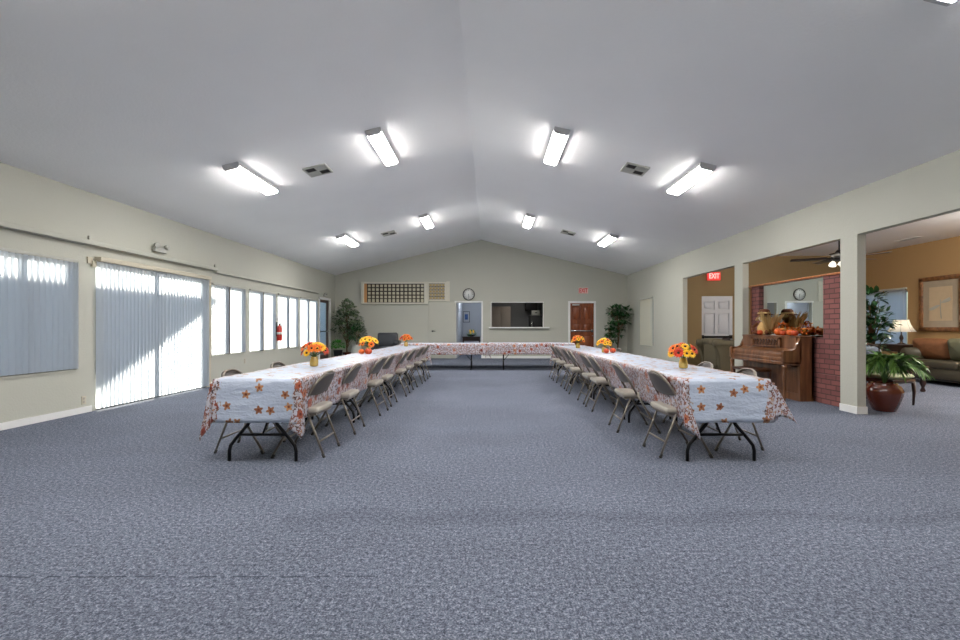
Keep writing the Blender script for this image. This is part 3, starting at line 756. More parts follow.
for k, y in enumerate(RY):
    x, _ = rowpt('right', -.26, y-YN); put_chair(x-[0, .09, .08, .07, .08, .06, .06, .05][k], y, ROWANG['right']+jr[k], 'beige padded folding chair, aisle side of the right table row, %s from camera' % nm[k])
for k, y in enumerate([4.50, 5.45]):
    x, _ = rowpt('left', -.33, y-YN); put_chair(x, y, -.02*k, 'folding chair on window side of left table row, %s, back showing over table' % ['nearest', 'second'][k])
for k, (y, e) in enumerate([(4.60, .0), (5.45, 0), (9.0, .0), (9.8, 0)]):
    x, _ = rowpt('right', .34+e, y-YN); put_chair(x, y, PI+.02*k, 'folding chair on the piano side of right table row, %s, mostly hidden' % nm[k])

# ------------------------------------------------------------------ flowers and pumpkins on the tables
def daisy(m, c, nrm, r, n=13, w=.30, cup=.25):
    nrm = Vector(nrm).normalized(); a = nrm.orthogonal().normalized(); b = nrm.cross(a); c = Vector(c)
    for ring, (rs, off) in enumerate(((1, 0), (.78, .5))):
        for i in range(n):
            q = 2*PI*(i+off)/n; d = a*math.cos(q)+b*math.sin(q); t = nrm.cross(d)
            rr = r*rs; lift = cup+.25*ring
            p = [c+d*rr*.18, c+d*rr*.6+t*rr*w*.62+nrm*rr*lift*.3, c+d*rr*1.0+nrm*rr*lift*.35, c+d*rr*.6-t*rr*w*.62+nrm*rr*lift*.3]
            mid = c+d*rr*.6+nrm*rr*(lift*.3+.06)
            m.add(p+[mid], [(0,1,4), (1,2,4), (2,3,4), (3,0,4)], False)
def leafshape(m, c, d, up, L_, w):
    c = Vector(c); d = Vector(d).normalized(); t = d.cross(Vector(up)).normalized() if d.cross(Vector(up)).length > 1e-4 else d.orthogonal().normalized()
    n = t.cross(d)
    p = [c, c+d*L_*.3+t*w*.5, c+d*L_*.7+t*w*.4, c+d*L_-n*L_*.12, c+d*L_*.7-t*w*.4, c+d*L_*.3-t*w*.5, c+d*L_*.5-n*w*.15]
    m.add(p, [(0,1,6), (1,2,6), (2,3,6), (3,4,6), (4,5,6), (5,0,6)], True)
def bouquet(x, y, z, label, seed, pal, size=1.0, jarh=.11, jarm='jar', nf=17):
    rr = random.Random(seed); o = thing('flower_vase', label, 'vase of flowers', (x, y, z), 0, 'autumn flower arrangements on the tables')
    m = MB(); m.lathe([(.034, 0), (.046, .008), (.048, .05), (.044, .08), (.036, .092), (.040, jarh), (.036, jarh), (.032, .1)], 20); m.build('jar', M[jarm], o)
    m = MB(); heads = []
    for i in range(nf):
        for _ in range(40):
            q = rr.uniform(0, 2*PI); el = math.radians(rr.uniform(-12, 85)); rad = size*.115
            p = Vector((math.cos(q)*math.cos(el)*rad*1.2, math.sin(q)*math.cos(el)*rad, jarh+.065*size+rad*math.sin(el)*.85))
            if all((p-h_).length > .052*size for h_ in heads): break
        heads.append(p)
        m.tube([(0, 0, .02), (p.x*.2, p.y*.2, jarh+.01), tuple(p)], .003, 5)
    m.build('stems', M['stem'], o)
    for i, p in enumerate(heads):
        d = Vector((p.x, p.y, (p.z-jarh)*.8)).normalized(); d = (d+Vector((0, -.45, .1))).normalized(); rad = rr.uniform(.052, .070)*size**.6
        m = MB(); daisy(m, p, d, rad); h = m.build('flower_head', M[rr.choice(pal)], o)
        m = MB(); b = T(*(p+d*.004)) @ d.to_track_quat('Z', 'Y').to_matrix().to_4x4(); m.lathe([(.0, .012), (.008, .010), (.013, .004), (.014, 0)], 10, M=b); m.build('flower_centre', M['disk'], h)
    m = MB()
    for i in range(26):
        q = rr.uniform(0, 2*PI); el = rr.uniform(.05, 1.2); d = Vector((math.cos(q)*math.cos(el), math.sin(q)*math.cos(el), math.sin(el)))
        leafshape(m, Vector((0, 0, jarh+.03))+d*rr.uniform(.03, .09)*size, d, (0,0,1), .08*size, .03)
    m.build('foliage', M['leaf'], o)
    return o
def pumpkin(x, y, z, r, label, mat='pump', group='small pumpkins', squash=.8):
    o = thing('pumpkin', label, 'pumpkin', (x, y, z), R.uniform(0, 3), group)
    prof = [(.02*r, .14*r)]
    for i in range(1, 14):
        q = -PI/2+PI*i/14; prof.append((r*math.cos(q)**.75, r*squash*(1+math.sin(q))))
    prof.append((.05*r, r*squash*1.86))
    m = MB(); m.lathe(prof, 48, lobes=9, la=.0); 
    m.v = [(vx*(1-.13*abs(math.cos(4.5*math.atan2(vy, vx)))**6), vy*(1-.13*abs(math.cos(4.5*math.atan2(vy, vx)))**6), vz) for vx, vy, vz in m.v]
    m.build('rind', M[mat], o)
    m = MB(); m.tube([(0, 0, r*squash*1.8), (0, r*.05, r*squash*2.15), (r*.12, r*.12, r*squash*2.4)], [r*.14, r*.1, r*.08], 7); m.build('stalk', M['dkstem'], o)
    return o
CT = .748
bouquet(-2.02, 5.22, CT, 'nearest flower jar on left table row, yellow and orange daisies', 11, ['yel', 'org', 'redp', 'yel'], .92, nf=16)
bouquet(-2.08, 7.78, CT, 'large yellow orange bloom jar on left table row beside pumpkins', 12, ['yel', 'org', 'yel'], .98, nf=16)
bouquet(-1.98, 10.75, CT, 'farthest flower jar on left table row, orange blooms', 13, ['org', 'redp', 'org', 'yel'], .92, nf=16)
bouquet(2.12, 4.96, CT, 'nearest flower jar on right table row, yellow daisies and dark red blooms', 14, ['yel', 'yel', 'org', 'redp'], .9, nf=16)
bouquet(2.04, 8.05, CT, 'middle flower jar on right table row beside small pumpkins', 15, ['yel', 'org', 'yel'], .78, nf=16)
bouquet(1.92, 9.85, CT, 'farthest flower jar on right table row, orange yellow blooms', 16, ['org', 'yel', 'yel'], .88, nf=16)
pumpkin(-2.02, 7.56, CT, .06, 'orange pumpkin in front of the left row middle flowers', 'pumpd')
pumpkin(-2.15, 7.62, CT, .05, 'smaller orange pumpkin left of its twin on left table row', 'pump')
pumpkin(2.02, 7.84, CT, .05, 'small orange pumpkin at foot of the right row middle flowers', 'pumpd')
pumpkin(2.17, 7.98, CT, .052, 'dull orange pumpkin right of the right row middle flowers', 'pumpd')

# ------------------------------------------------------------------ things on the back wall
o = thing('wall_clock', 'round black rimmed clock above the open doorway', 'clock', (-.765, YB, 2.41))
m = MB(); m.lathe([(.19, 0), (.215, .0), (.222, .02), (.215, .04), (.197, .04), (.190, .02)], 40, M=T(0, 0, 0, PI/2), cap=False); m.build('rim', M['blackm'], o)
m = MB(); m.lathe([(.0, .018), (.195, .018), (.195, .0), (0, 0)], 40, M=T(0, 0, 0, PI/2)); m.build('dial', M['clockface'], o)
m = MB()
for k in range(12):
    q = k*PI/6; L_ = .03 if k % 3 else .045
    m.box(-.005, .005, -.0225, -.019, .175-L_, .175, M=Euler((0, q, 0)).to_matrix().to_4x4())
m.build('hour_marks', M['blackm'], o)
m = MB(); m.box(-.006, .006, -.027, -.0235, -.02, .14, M=Euler((0, PI, 0)).to_matrix().to_4x4()); m.build('minute_hand', M['blackm'], o)
m = MB(); m.box(-.008, .008, -.031, -.028, -.02, .10, M=Euler((0, math.radians(175), 0)).to_matrix().to_4x4()); m.build('hour_hand', M['blackm'], o)

def text_mesh(parent, txt, size, mat, loc, rot, ext=.004, xs=1.0):
    cu = bpy.data.curves.new('lettering', 'FONT'); cu.body = txt; cu.size = size; cu.extrude = ext; cu.align_x = 'CENTER'; cu.align_y = 'CENTER'; cu.offset = size*.02
    ob = bpy.data.objects.new('lettering', cu); C.objects.link(ob)
    dg = bpy.context.evaluated_depsgraph_get(); me = bpy.data.meshes.new_from_object(ob.evaluated_get(dg)); bpy.data.objects.remove(ob)
    me.materials.clear(); me.materials.append(mat)
    r = bpy.data.objects.new('lettering', me); C.objects.link(r); r.parent = parent; r.location = loc; r.rotation_euler = rot; r.scale = (xs, 1, 1); return r
o = thing('exit_sign', 'pale EXIT sign with red letters above the red brown door', 'sign', (3.445, YB, 2.44))
m = MB(); m.box(-.175, .175, -.05, 0, 0, .21, bev=.006); m.build('housing', M['signface'], o)
text_mesh(o, 'EXIT', .21, M['signred'], (0, -.052, .105), (PI/2, 0, 0), xs=.72)
o = thing('exit_sign', 'lit red EXIT sign above the white lounge door', 'sign', (6.36, SY-.02, 2.53))
m = MB(); m.box(-.18, .18, -.05, .015, 0, .23, bev=.006); m.build('housing', M['redglow'], o)
text_mesh(o, 'EXIT', .2, M['whiteglow'], (0, -.052, .115), (PI/2, 0, 0), xs=.72)

# memorial plaque cases
o = thing('plaque_case', 'long cream framed display case with a grid of small plaques', 'display case', (-3.475, YB, 2.05))
hw = 1.225; H_ = .81
m = MB(); m.box(-hw, hw, -.10, 0, 0, .055, bev=.006); m.box(-hw, hw, -.10, 0, H_-.06, H_, bev=.006); m.box(-hw, -hw+.10, -.1, 0, .05, H_-.05); m.box(hw-.14, hw, -.1, 0, .05, H_-.05)
m.build('case_frame', M['casewhite'], o)
m = MB(); m.box(-hw+.1, hw-.14, -.03, 0, .05, H_-.05); m.build('backing', M['gridblack'], o)
m = MB(); m.box(-hw+.1, -hw+.2, -.045, -.03, .05, H_-.05); m.build('side_strip', M['orangecol'], o)
x0, x1, z0, z1 = -hw+.21, hw-.145, .06, H_-.07; cw = (x1-x0)/14; chh = (z1-z0)/5
for j in range(5):
    for i in range(14):
        m = MB(); cx = x0+cw*(i+.5); cz = z0+chh*(j+.5); w_ = cw*.33; h_ = chh*(.34 if j else .42)
        m.box(cx-w_, cx+w_, -.045, -.03, cz-h_, cz+h_, bev=.004); m.build('plaque', M['plaque'], o)
m = MB()
for j in range(1, 5): m.box(x0, x1, -.05, -.03, z0+chh*j-.008, z0+chh*j+.008)
m.build('shelf_rails', M['gridblack'], o)
o = thing('plaque_case', 'small square cream frame with five rows of brass plates', 'display case', (-1.93, YB, 2.17))
m = MB(); hw = .35; H_ = .69
m.box(-hw, hw, -.06, 0, 0, .05); m.box(-hw, hw, -.06, 0, H_-.05, H_); m.box(-hw, -hw+.06, -.06, 0, .05, H_-.05); m.box(hw-.06, hw, -.06, 0, .05, H_-.05); m.box(hw, hw+.12, -.03, 0, -.02, H_+.03)
m.build('case_frame', M['casewhite'], o)
m = MB(); m.box(-hw+.06, hw-.06, -.02, 0, .05, H_-.05); m.build('backing', M['casewhite'], o)
cw = (2*hw-.12)/5; chh = (H_-.1)/5
for j in range(5):
    for i in range(5):
        m = MB(); cx = -hw+.06+cw*(i+.5); cz = .05+chh*(j+.5); m.box(cx-cw*.36, cx+cw*.36, -.028, -.02, cz-chh*.30, cz+chh*.30); m.build('plate', M['gold'], o)
m = MB()
for j in range(0, 6): m.box(-hw+.06, hw-.06, -.026, -.02, .05+chh*j-.014, .05+chh*j+.014)
for i in range(0, 6): m.box(-hw+.06+cw*i-.006, -hw+.06+cw*i+.006, -.026, -.02, .05, H_-.05)
m.build('dividers', M['gridblack'], o)

# behind the doorway
o = thing('picture_frame', 'small blue framed picture on the corridor wall', 'picture', (-1.02, 20.0, 1.42))
m = MB(); m.box(-.15, .15, -.03, 0, 0, .02); m.box(-.15, .15, -.03, 0, .46, .48); m.box(-.15, -.13, -.03, 0, 0, .48); m.box(.13, .15, -.03, 0, 0, .48); m.build('frame', M['blackm'], o)
m = MB(); m.box(-.13, .13, -.015, 0, .02, .46); m.build('print', M['bluewall'], o)
m = MB(); m.box(-.07, .07, -.02, -.015, .12, .36); m.build('print_motif', M['blueart'], o)
o = thing('console_table', 'dark console table seen through the open doorway', 'table', (-.76, 19.0, .055))
m = MB(); m.box(-.38, .38, -.2, .2, .72, .76, bev=.008); m.build('table_top', M['darkwood'], o)
m = MB(); m.box(-.36, .36, -.18, .18, .58, .72); m.build('apron', M['darkwood'], o)
for sx in (-1, 1):
    for sy in (-1, 1):
        m = MB(); m.box(sx*.34-.02, sx*.34+.02, sy*.17-.02, sy*.17+.02, 0, .6); m.build('leg', M['darkwood'], o)
def bush(m, c, r, n, L_, w, rr, sz=1.0):
    for i in range(n):
        q = rr.uniform(0, 2*PI); el = math.asin(rr.uniform(-.5, 1)); k = rr.uniform(.35, 1)**.6
        d = Vector((math.cos(q)*math.cos(el), math.sin(q)*math.cos(el), math.sin(el)*sz))
        leafshape(m, Vector(c)+d*r*k, (d+Vector((rr.uniform(-.6,.6), rr.uniform(-.6,.6), rr.uniform(-.6,.3)))), (0,0,1), L_*rr.uniform(.7, 1.2), w)
o = thing('flower_bowl', 'dark bowl of yellow green blooms on the corridor console table', 'bowl of flowers', (-.76, 19.0, .815))
m = MB(); m.lathe([(.06, 0), (.16, .04), (.2, .08), (.19, .085), (.15, .05), (.0, .03)], 20); m.build('bowl', M['blackm'], o)
m = MB(); bush(m, (0, 0, .12), .16, 90, .1, .04, R, .9); m.build('foliage', M['leafb'], o)
m = MB()
for k in range(6): daisy(m, (R.uniform(-.1,.1), -.1+R.uniform(-.05,.1), .17+R.uniform(-.03,.08)), (R.uniform(-.5,.5), -1, .6), .05)
m.build('flower_heads', M['yel'], o)
# in the kitchen
o = thing('cupboard', 'tall taupe cupboard inside the serving window, left', 'cupboard', (.45, 18.9, .055))
m = MB(); m.box(-.42, .42, -.28, .28, 0, 2.0, bev=.01); m.build('body', M['ktan'], o)
m = MB(); m.box(-.40, -.005, -.30, -.28, .05, 1.95, bev=.006); m.build('door', M['ktan'], o)
m = MB(); m.box(.005, .40, -.30, -.28, .05, 1.95, bev=.006); m.build('door', M['ktan'], o)
m = MB(); m.box(.02, .035, -.33, -.30, 1.0, 1.15); m.build('handle', M['chrome'], o)
o = thing('refrigerator', 'black refrigerator inside the serving window, right', 'refrigerator', (2.1, 18.3, .055))
m = MB(); m.box(-.5, .42, -.34, .34, 0, 1.62, bev=.02); m.build('body', M['blackm'], o)
m = MB(); m.box(-.49, .41, -.37, -.34, .6, 1.6, bev=.012); m.build('door', M['blackm'], o)
m = MB(); m.tube([(-.42, -.37, .8), (-.42, -.41, .85), (-.42, -.41, 1.35), (-.42, -.37, 1.4)], .012, 8); m.build('handle', M['chrome'], o)
o = thing('wall_cabinet', 'black cabinet on the kitchen wall above the grey box', 'cabinet', (1.75, 19.2, 1.9))
m = MB(); m.box(-.25, .25, -.35, 0, 0, .55, bev=.008); m.build('body', M['blackm'], o); m = MB(); m.box(-.24, .24, -.37, -.35, .01, .54, bev=.006); m.build('door', M['blackm'], o)
o = thing('storage_box', 'light grey box on top of the black refrigerator', 'box', (1.86, 18.2, 1.676))
m = MB(); m.box(-.16, .16, -.12, .12, 0, .17, bev=.01); m.build('body', M['ltgrey'], o); m = MB(); m.box(-.17, .17, -.13, .13, .17, .2, bev=.006); m.build('lid', M['ltgrey'], o)
m = MB(); m.box(-.05, .05, -.135, -.12, .09, .12); m.build('handle', M['black'], o)

# charcoal armchair at the back
def armchair(name, label, loc, rz, mat, Wd=.84, D=.8, Hh=.92, sh=.42, scroll=True, pill=()):
    o = thing(name, label, 'armchair', loc, rz)
    m = MB(); m.box(-Wd/2+.1, Wd/2-.1, -D/2+.05, D/2-.1, .1, .32, bev=.03); m.build('base', M[mat], o)
    m = MB(); m.box(-Wd/2+.16, Wd/2-.16, -D/2, D/2-.2, .30, sh+.03, bev=.05, seg=4); m.build('seat_cushion', M[mat], o)
    m = MB(); m.box(-Wd/2+.12, Wd/2-.12, D/2-.26, D/2-.02, .25, Hh, bev=.07, seg=4, M=T(0, 0, 0) @ Matrix.Shear('XZ', 4, (0, .08)) if False else None)
    m.build('backrest', M[mat], o)
    for s in (-1, 1):
        m = MB(); m.box(s*(Wd/2-.09)-.07, s*(Wd/2-.09)+.07, -D/2+.02, D/2-.05, .08, .6, bev=.04, seg=3)
        m.tube([(s*(Wd/2-.09), -D/2+.01, .6), (s*(Wd/2-.09), D/2-.06, .6)], .085, 14); m.build('armrest', M[mat], o)
        for q in (-1, 1):
            m = MB(); m.lathe([(.018, 0), (.028, .1)], 10, cx=s*(Wd/2-.14), cy=q*(D/2-.14)); m.build('leg', M['darkwood'], o)
    return o
armchair('armchair', 'charcoal leather armchair against the back wall behind left table row', (-3.68, 16.18, .06), 0, 'leather', .96, .76, .95)

# ------------------------------------------------------------------ indoor trees
def tree(name, label, loc, h, crown, mat, pot_r=.16, pot_h=.26, n=420, seed=1, trunks=2, potm='pot', stemz=.4, leafL=.11):
    rr = random.Random(seed); o = thing(name, label, 'potted tree', loc)
    m = MB(); m.lathe([(pot_r*.72, 0), (pot_r, pot_h*.92), (pot_r*1.08, pot_h*.93), (pot_r*1.08, pot_h), (pot_r*.95, pot_h), (pot_r*.9, pot_h*.85)], 24); m.build('pot', M[potm], o)
    m = MB(); m.lathe([(0, pot_h*.88), (pot_r*.93, pot_h*.86)], 20); m.build('soil', M['soil'], o)
    m = MB(); tips = []
    for k in range(trunks):
        a = rr.uniform(0, 6); r0 = .03
        pts = [(math.cos(a+i*1.1)*.022+rr.uniform(-.01,.01), math.sin(a+i*1.1)*.022, pot_h*.85+(h*.78-pot_h)*i/7) for i in range(8)]
        m.tube(pts, [.022*(1-.07*i) for i in range(8)], 7)
    for c in crown:
        for i in range(6):
            p = Vector(c[:3])+Vector((rr.uniform(-1,1), rr.uniform(-1,1), rr.uniform(-.6,.9)))*c[3]*.7
            z0 = max(pot_h*1.3, p.z-.35-rr.uniform(0, .2)); m.tube([(0, 0, z0), ((p.x)*.5, (p.y)*.5, (z0+p.z)/2+.03), tuple(p)], [.009, .006, .003], 5)
    m.build('trunk', M['bark'], o)
    m = MB()
    tot = sum(c[3]**2 for c in crown)
    for c in crown: bush(m, c[:3], c[3], int(1.5*n*c[3]**2/tot), leafL, leafL*.58, rr, c[4] if len(c) > 4 else 1)
    m.build('foliage', M[mat], o)
    return o
tree('ficus_tree', 'slender ficus tree in the far left corner of the hall', (-5.02, 15.98, .06), 2.05,
     [(.0, 0, 1.95, .16), (.02, 0, 1.68, .33), (-.12, 0, 1.42, .36), (.2, -.05, 1.38, .34), (-.25, 0, 1.12, .26), (.32, 0, 1.12, .27), (-.1, .1, .92, .22), (.28, 0, .9, .2)], 'leafv', n=620, seed=3, trunks=3, leafL=.12)
o = thing('potted_fern', 'low bright green leafy plant at the foot of the left ficus', 'potted plant', (-5.20, 15.55, .06), 0)
m = MB(); m.lathe([(.11, 0), (.15, .34), (.16, .36), (.14, .36), (.13, .3)], 20); m.build('pot', M['blackm'], o)
m = MB(); bush(m, (0, 0, .52), .22, 240, .1, .045, R, .8); m.build('foliage', M['leafb'], o)
m = MB(); m.lathe([(0, .31), (.135, .3)], 16); m.build('soil', M['soil'], o)
o = thing('potted_shrub', 'dark leafy shrub in patterned pot right of the left ficus', 'potted plant', (-4.60, 15.7, .06), 0)
m = MB(); m.lathe([(.1, 0), (.17, .12), (.19, .3), (.14, .5), (.15, .54), (.13, .54), (.12, .45)], 24); m.build('pot', M['ltgrey'], o)
m = MB(); bush(m, (0, 0, .88), .32, 260, .12, .055, R, 1.1); m.build('foliage', M['leafd'], o)
m = MB(); m.lathe([(0, .49), (.13, .48)], 16); m.build('soil', M['soil'], o)
m = MB()
for k in range(5): m.tube([(0, 0, .48), (R.uniform(-.06,.06), R.uniform(-.06,.06), .7), (R.uniform(-.2,.2), R.uniform(-.15,.15), 1.0)], .008, 5)
m.build('stems', M['bark'], o)
tree('ficus_tree', 'dark green ficus tree with bare trunk in far right corner', (4.54, 16.0, .06), 1.95,
     [(-.02, 0, 1.68, .24), (-.2, 0, 1.72, .16), (.22, 0, 1.66, .2), (.0, 0, 1.42, .27), (.22, 0, 1.38, .2), (.02, 0, 1.12, .18), (.0, 0, .9, .12)], 'leafd', n=330, seed=8, trunks=2, leafL=.15)
tree('ficus_tree', 'smaller green plant left of the far right ficus', (4.20, 15.8, .06), 1.4,
     [(.0, 0, 1.15, .13), (.03, 0, .95, .17), (.06, 0, .72, .17)], 'leafd', .13, .22, 120, seed=9, trunks=1, leafL=.14)

# ------------------------------------------------------------------ left wall fittings
o = thing('fire_extinguisher', 'red fire extinguisher hung between two left wall windows', 'fire extinguisher', (XL, 12.055, .84))
m = MB(); m.lathe([(.05, 0), (.065, .012), (.067, .05), (.067, .32), (.055, .37), (.025, .40), (.02, .42)], 20, cx=.085); m.build('cylinder', M['red'], o)
m = MB(); m.lathe([(.0675, .17), (.069, .17), (.069, .23), (.0675, .23)], 20, cx=.085); m.build('label_band', M['paper'], o)
m = MB(); m.box(.07, .10, -.015, .015, .41, .455, bev=.004); m.box(.06, .19, -.008, .008, .45, .465); m.box(.06, .17, -.008, .008, .485, .5); m.build('valve_handle', M['black'], o)
m = MB(); m.tube([(.085, .02, .43), (.09, .09, .42), (.09, .11, .3), (.09, .10, .12)], .011, 8); m.build('hose', M['blackm'], o)
m = MB(); m.box(0, .02, -.03, .03, .12, .5); m.build('wall_bracket', M['black'], o)
o = thing('wall_fitting', 'small round fitting on the wall above the fire extinguisher', 'fitting', (XL+.001, 12.055, 1.44)); m = MB(); m.lathe([(.05, 0), (.05, .03), (.03, .05)], 14, M=T(0, 0, 0, 0, PI/2)); m.build('fitting_disc', M['silver'], o)
def emergency(loc, label, s=1.0):
    o = thing('emergency_light', label, 'emergency light', loc, 0, 'emergency lights on the left wall')
    m = MB(); m.box(0, .09*s, -.17*s, .17*s, 0, .10*s, bev=.01); m.build('housing', M['ltgrey'], o)
    for q in (-1, 1):
        Mx = T(.09*s, q*.15*s, .14*s, 0, math.radians(100), q*.35)
        m = MB(); m.lathe([(.02*s, -.05*s), (.045*s, -.02*s), (.06*s, .05*s), (.052*s, .05*s)], 16, M=Mx); h = m.build('lamp_head', M['ltgrey'], o)
        m = MB(); m.lathe([(0, .042*s), (.053*s, .042*s)], 16, M=Mx); m.build('lens', M['chrome'], h)
        m = MB(); m.tube([(.05*s, q*.13*s, .09*s), (.07*s, q*.15*s, .13*s)], .012*s, 6); m.build('bracket', M['silver'], h)
    return o
emergency((XL, 7.74, 2.47), 'twin head emergency light above the patio door blinds', .8)
emergency((XL, 15.55, 2.26), 'small emergency light above the glass exit door', .6)
for y, z, lb in ((6.33, .12, 'almond wall outlet low beside the sliding patio door'), (10.5, .36, 'almond wall outlet below the first window past the patio door')):
    o = thing('wall_outlet', lb, 'outlet', (XL, y, z)); m = MB(); m.box(0, .008, -.036, .036, 0, .115, bev=.003); m.build('cover_plate', M['beigeplastic'], o)
    m = MB(); m.box(.008, .011, -.015, .015, .02, .048); m.box(.008, .011, -.015, .015, .068, .096); m.build('socket', M['chair_seat'], o)

# ------------------------------------------------------------------ piano and decorations
PY0, PY1 = 7.30, 8.93; PL = PY1-PY0
pn = thing('upright_piano', 'walnut upright piano with closed keyboard lid before the brick partition', 'piano', (5.0, (PY0+PY1)/2, 0))
hl = PL/2   # local: x- = front (players side), y along
m = MB(); m.box(.0, .22, -hl, -hl+.04, 0, 1.03); m.box(.0, .22, hl-.04, hl, 0, 1.03); m.box(.19, .22, -hl, hl, .05, 1.03); m.build('case', M['piano'], pn)
m = MB(); m.box(-.02, .235, -hl-.015, hl+.015, 1.03, 1.058, bev=.008); m.build('lid', M['piano'], pn)
m = MB(); m.box(.0, .02, -hl+.04, hl-.04, .12, .60, bev=.004); m.box(.0, .19, -hl+.04, hl-.04, .0, .12); m.build('lower_panel', M['piano'], pn)
m = MB(); m.box(-.25, .0, -hl, hl, .58, .64, bev=.01); m.box(-.25, -.21, -hl+.05, hl-.05, .64, .70, bev=.008); m.build('key_bed', M['piano'], pn)
for s in (-1, 1):
    y0, y1 = (-hl, -hl+.05) if s < 0 else (hl-.05, hl)
    m = MB(); poly = [(-.27, .62), (-.27, .80), (-.25, .82), (-.13, .82), (-.07, .85), (-.04, .93), (0.0, 1.0), (.02, 1.03), (.02, .6)]
    m.prism(poly, y0, y1, 'y'); m.build('key_cheek', M['piano'], pn)
    m = MB(); yc_ = (y0+y1)/2; m.lathe([(.026, .0), (.018, .04), (.03, .07), (.02, .1), (.024, .3), (.032, .48), (.022, .5), (.034, .53), (.034, .58)], 14, cx=-.235, cy=yc_); m.build('leg', M['piano'], pn)
m = MB(); m.prism([(-.235, .70), (-.235, .755), (-.22, .79), (-.08, .815), (-.03, .85), (0, .85), (0, .70)], -hl+.05, hl-.05, 'y'); m.build('fallboard', M['piano'], pn)
m = MB(); m.box(-.035, -.0, -hl+.05, hl-.05, .84, 1.03); m.build('upper_panel', M['piano'], pn)
ms = MB(); y0, y1 = -.42, .42
for q in ((.865, .885), (.99, 1.02)): ms.box(-.075, -.055, y0, y1, q[0], q[1])
for q in ((y0, y0+.05), (y1-.05, y1)): ms.box(-.075, -.055, q[0], q[1], .865, 1.02)
for i in range(9):
    yy = y0+.09+i*.083; ms.tube([(-.065, yy, .885), (-.065, yy+.03, .915), (-.065, yy-.02, .95), (-.065, yy+.02, .99)], .008, 5)
ms.build('music_desk', M['piano'], pn)
m = MB(); m.box(-.052, -.036, y0+.02, y1-.02, .87, 1.01); m.build('music_desk_backing', M['piano_dark'], pn)
m = MB()
for k in (-1, 0, 1): m.box(-.06, .02, k*.09-.02, k*.09+.02, .05, .07, bev=.008)
m.build('pedals', M['gold'], pn)
m = MB(); m.box(.0, .015, -hl+.12, -.15, .2, .54, bev=.004) if False else m.box(-.006, .0, -hl+.1, hl-.1, .18, .55, bev=.003); m.build('panel_moulding', M['piano'], pn)
# bench tucked under the keyboard
o = thing('piano_bench', 'low dark piano bench tucked under the keyboard', 'bench', (4.72, 8.18, 0))
m = MB(); m.box(-.15, .15, -.36, .36, .42, .47, bev=.01); m.build('seat', M['piano_dark'], o)
for sx in (-1, 1):
    for sy in (-1, 1):
        m = MB(); m.box(sx*.13-.018, sx*.13+.018, sy*.33-.018, sy*.33+.018, 0, .42); m.build('leg', M['piano_dark'], o)
# things on top of the piano (top z=1.058)
PT_ = 1.058
sc_ = thing('scarecrow_doll', 'seated scarecrow doll in a brown brimmed hat on the piano top', 'doll', (5.10, 8.42, PT_), .7)
sc_.scale = (1.12, 1.12, 1.12)
m = MB(); m.lathe([(.11, 0), (.125, .03), (.115, .12), (.075, .2), (.035, .235)], 20, sy=.85); m.build('body', M['burlap'], sc_)
m = MB(); m.lathe([(.0, .20), (.05, .215), (.078, .26), (.08, .30), (.06, .345), (0, .36)], 20); m.build('head', M['cream'], sc_)
m = MB(); m.lathe([(.15, .325), (.155, .332), (.09, .345), (.085, .40), (.06, .425), (0, .43)], 24, sy=.95); m.build('hat', M['brownfelt'], sc_)
m = MB(); m.lathe([(.094, .345), (.092, .372), (.088, .372), (.088, .345)], 24); m.build('hat_band', M['straw'], sc_)
m = MB()
for s in (-1, 1):
    m.tube([(-.02, s*.09, .19), (-.07, s*.15, .12), (-.10, s*.10, .06)], [.03, .027, .02], 8)
    m.tube([(-.06, s*.06, .03), (-.13, s*.08, .05), (-.15, s*.09, -.0+.02)], [.035, .03, .025], 8)
m.build('limbs', M['brownfelt'], sc_)
m = MB()
for s in (-1, 1): m.lathe([(0, .012), (.009, .006), (.01, 0)], 8, M=T(-.074, s*.028, .295, 0, -PI/2))
m.lathe([(0, .03), (.011, 0)], 8, M=T(-.074, 0, .275, 0, -PI/2)); m.build('face', M['pumpd'], sc_)
m = MB()
for i in range(60):
    q = R.uniform(0, 2*PI); d = Vector((math.cos(q), math.sin(q), -1.4)); leafshape(m, (math.cos(q)*.07, math.sin(q)*.07, .335), d, (0,0,1), .12, .012)
for s in (-1, 1):
    for i in range(14): leafshape(m, (-.1, s*.10, .06), (R.uniform(-1,.3), R.uniform(-1,1), R.uniform(-.6,.2)), (0,0,1), .07, .01)
m.build('straw_hair', M['straw'], sc_)
o = thing('corn_husk_bundle', 'upright bundle of dry corn husks behind the scarecrow doll', 'husk bundle', (5.10, 8.22, PT_))
m = MB()
for i in range(70):
    q = R.uniform(0, 2*PI); d = Vector((math.cos(q)*.45, math.sin(q)*.5, 1)); leafshape(m, (math.cos(q)*.03, math.sin(q)*.03, .02+R.uniform(0, .06)), d, (0, 1, 0), R.uniform(.26, .42), .04)
m.build('husks', M['straw'], o); m = MB(); m.lathe([(.045, .08), (.05, .1), (.045, .12)], 14); m.build('tie', M['brownfelt'], o)
o = thing('wicker_basket', 'small wicker basket of autumn leaves on the piano', 'basket', (5.10, 7.90, PT_))
m = MB(); m.lathe([(.075, 0), (.10, .05), (.105, .11), (.11, .12), (.095, .12), (.09, .05), (.06, .01)], 20); m.build('body', M['burlap'], o)
m = MB(); m.tube([(0, math.cos(q)*.105, .11+.14*math.sin(q)) for q in [PI*i/10 for i in range(11)]], .007, 6); m.build('handle', M['brownfelt'], o)
m = MB(); bush(m, (0, 0, .13), .09, 70, .06, .04, R); m.build('leaf_filling', M['rust'], o)
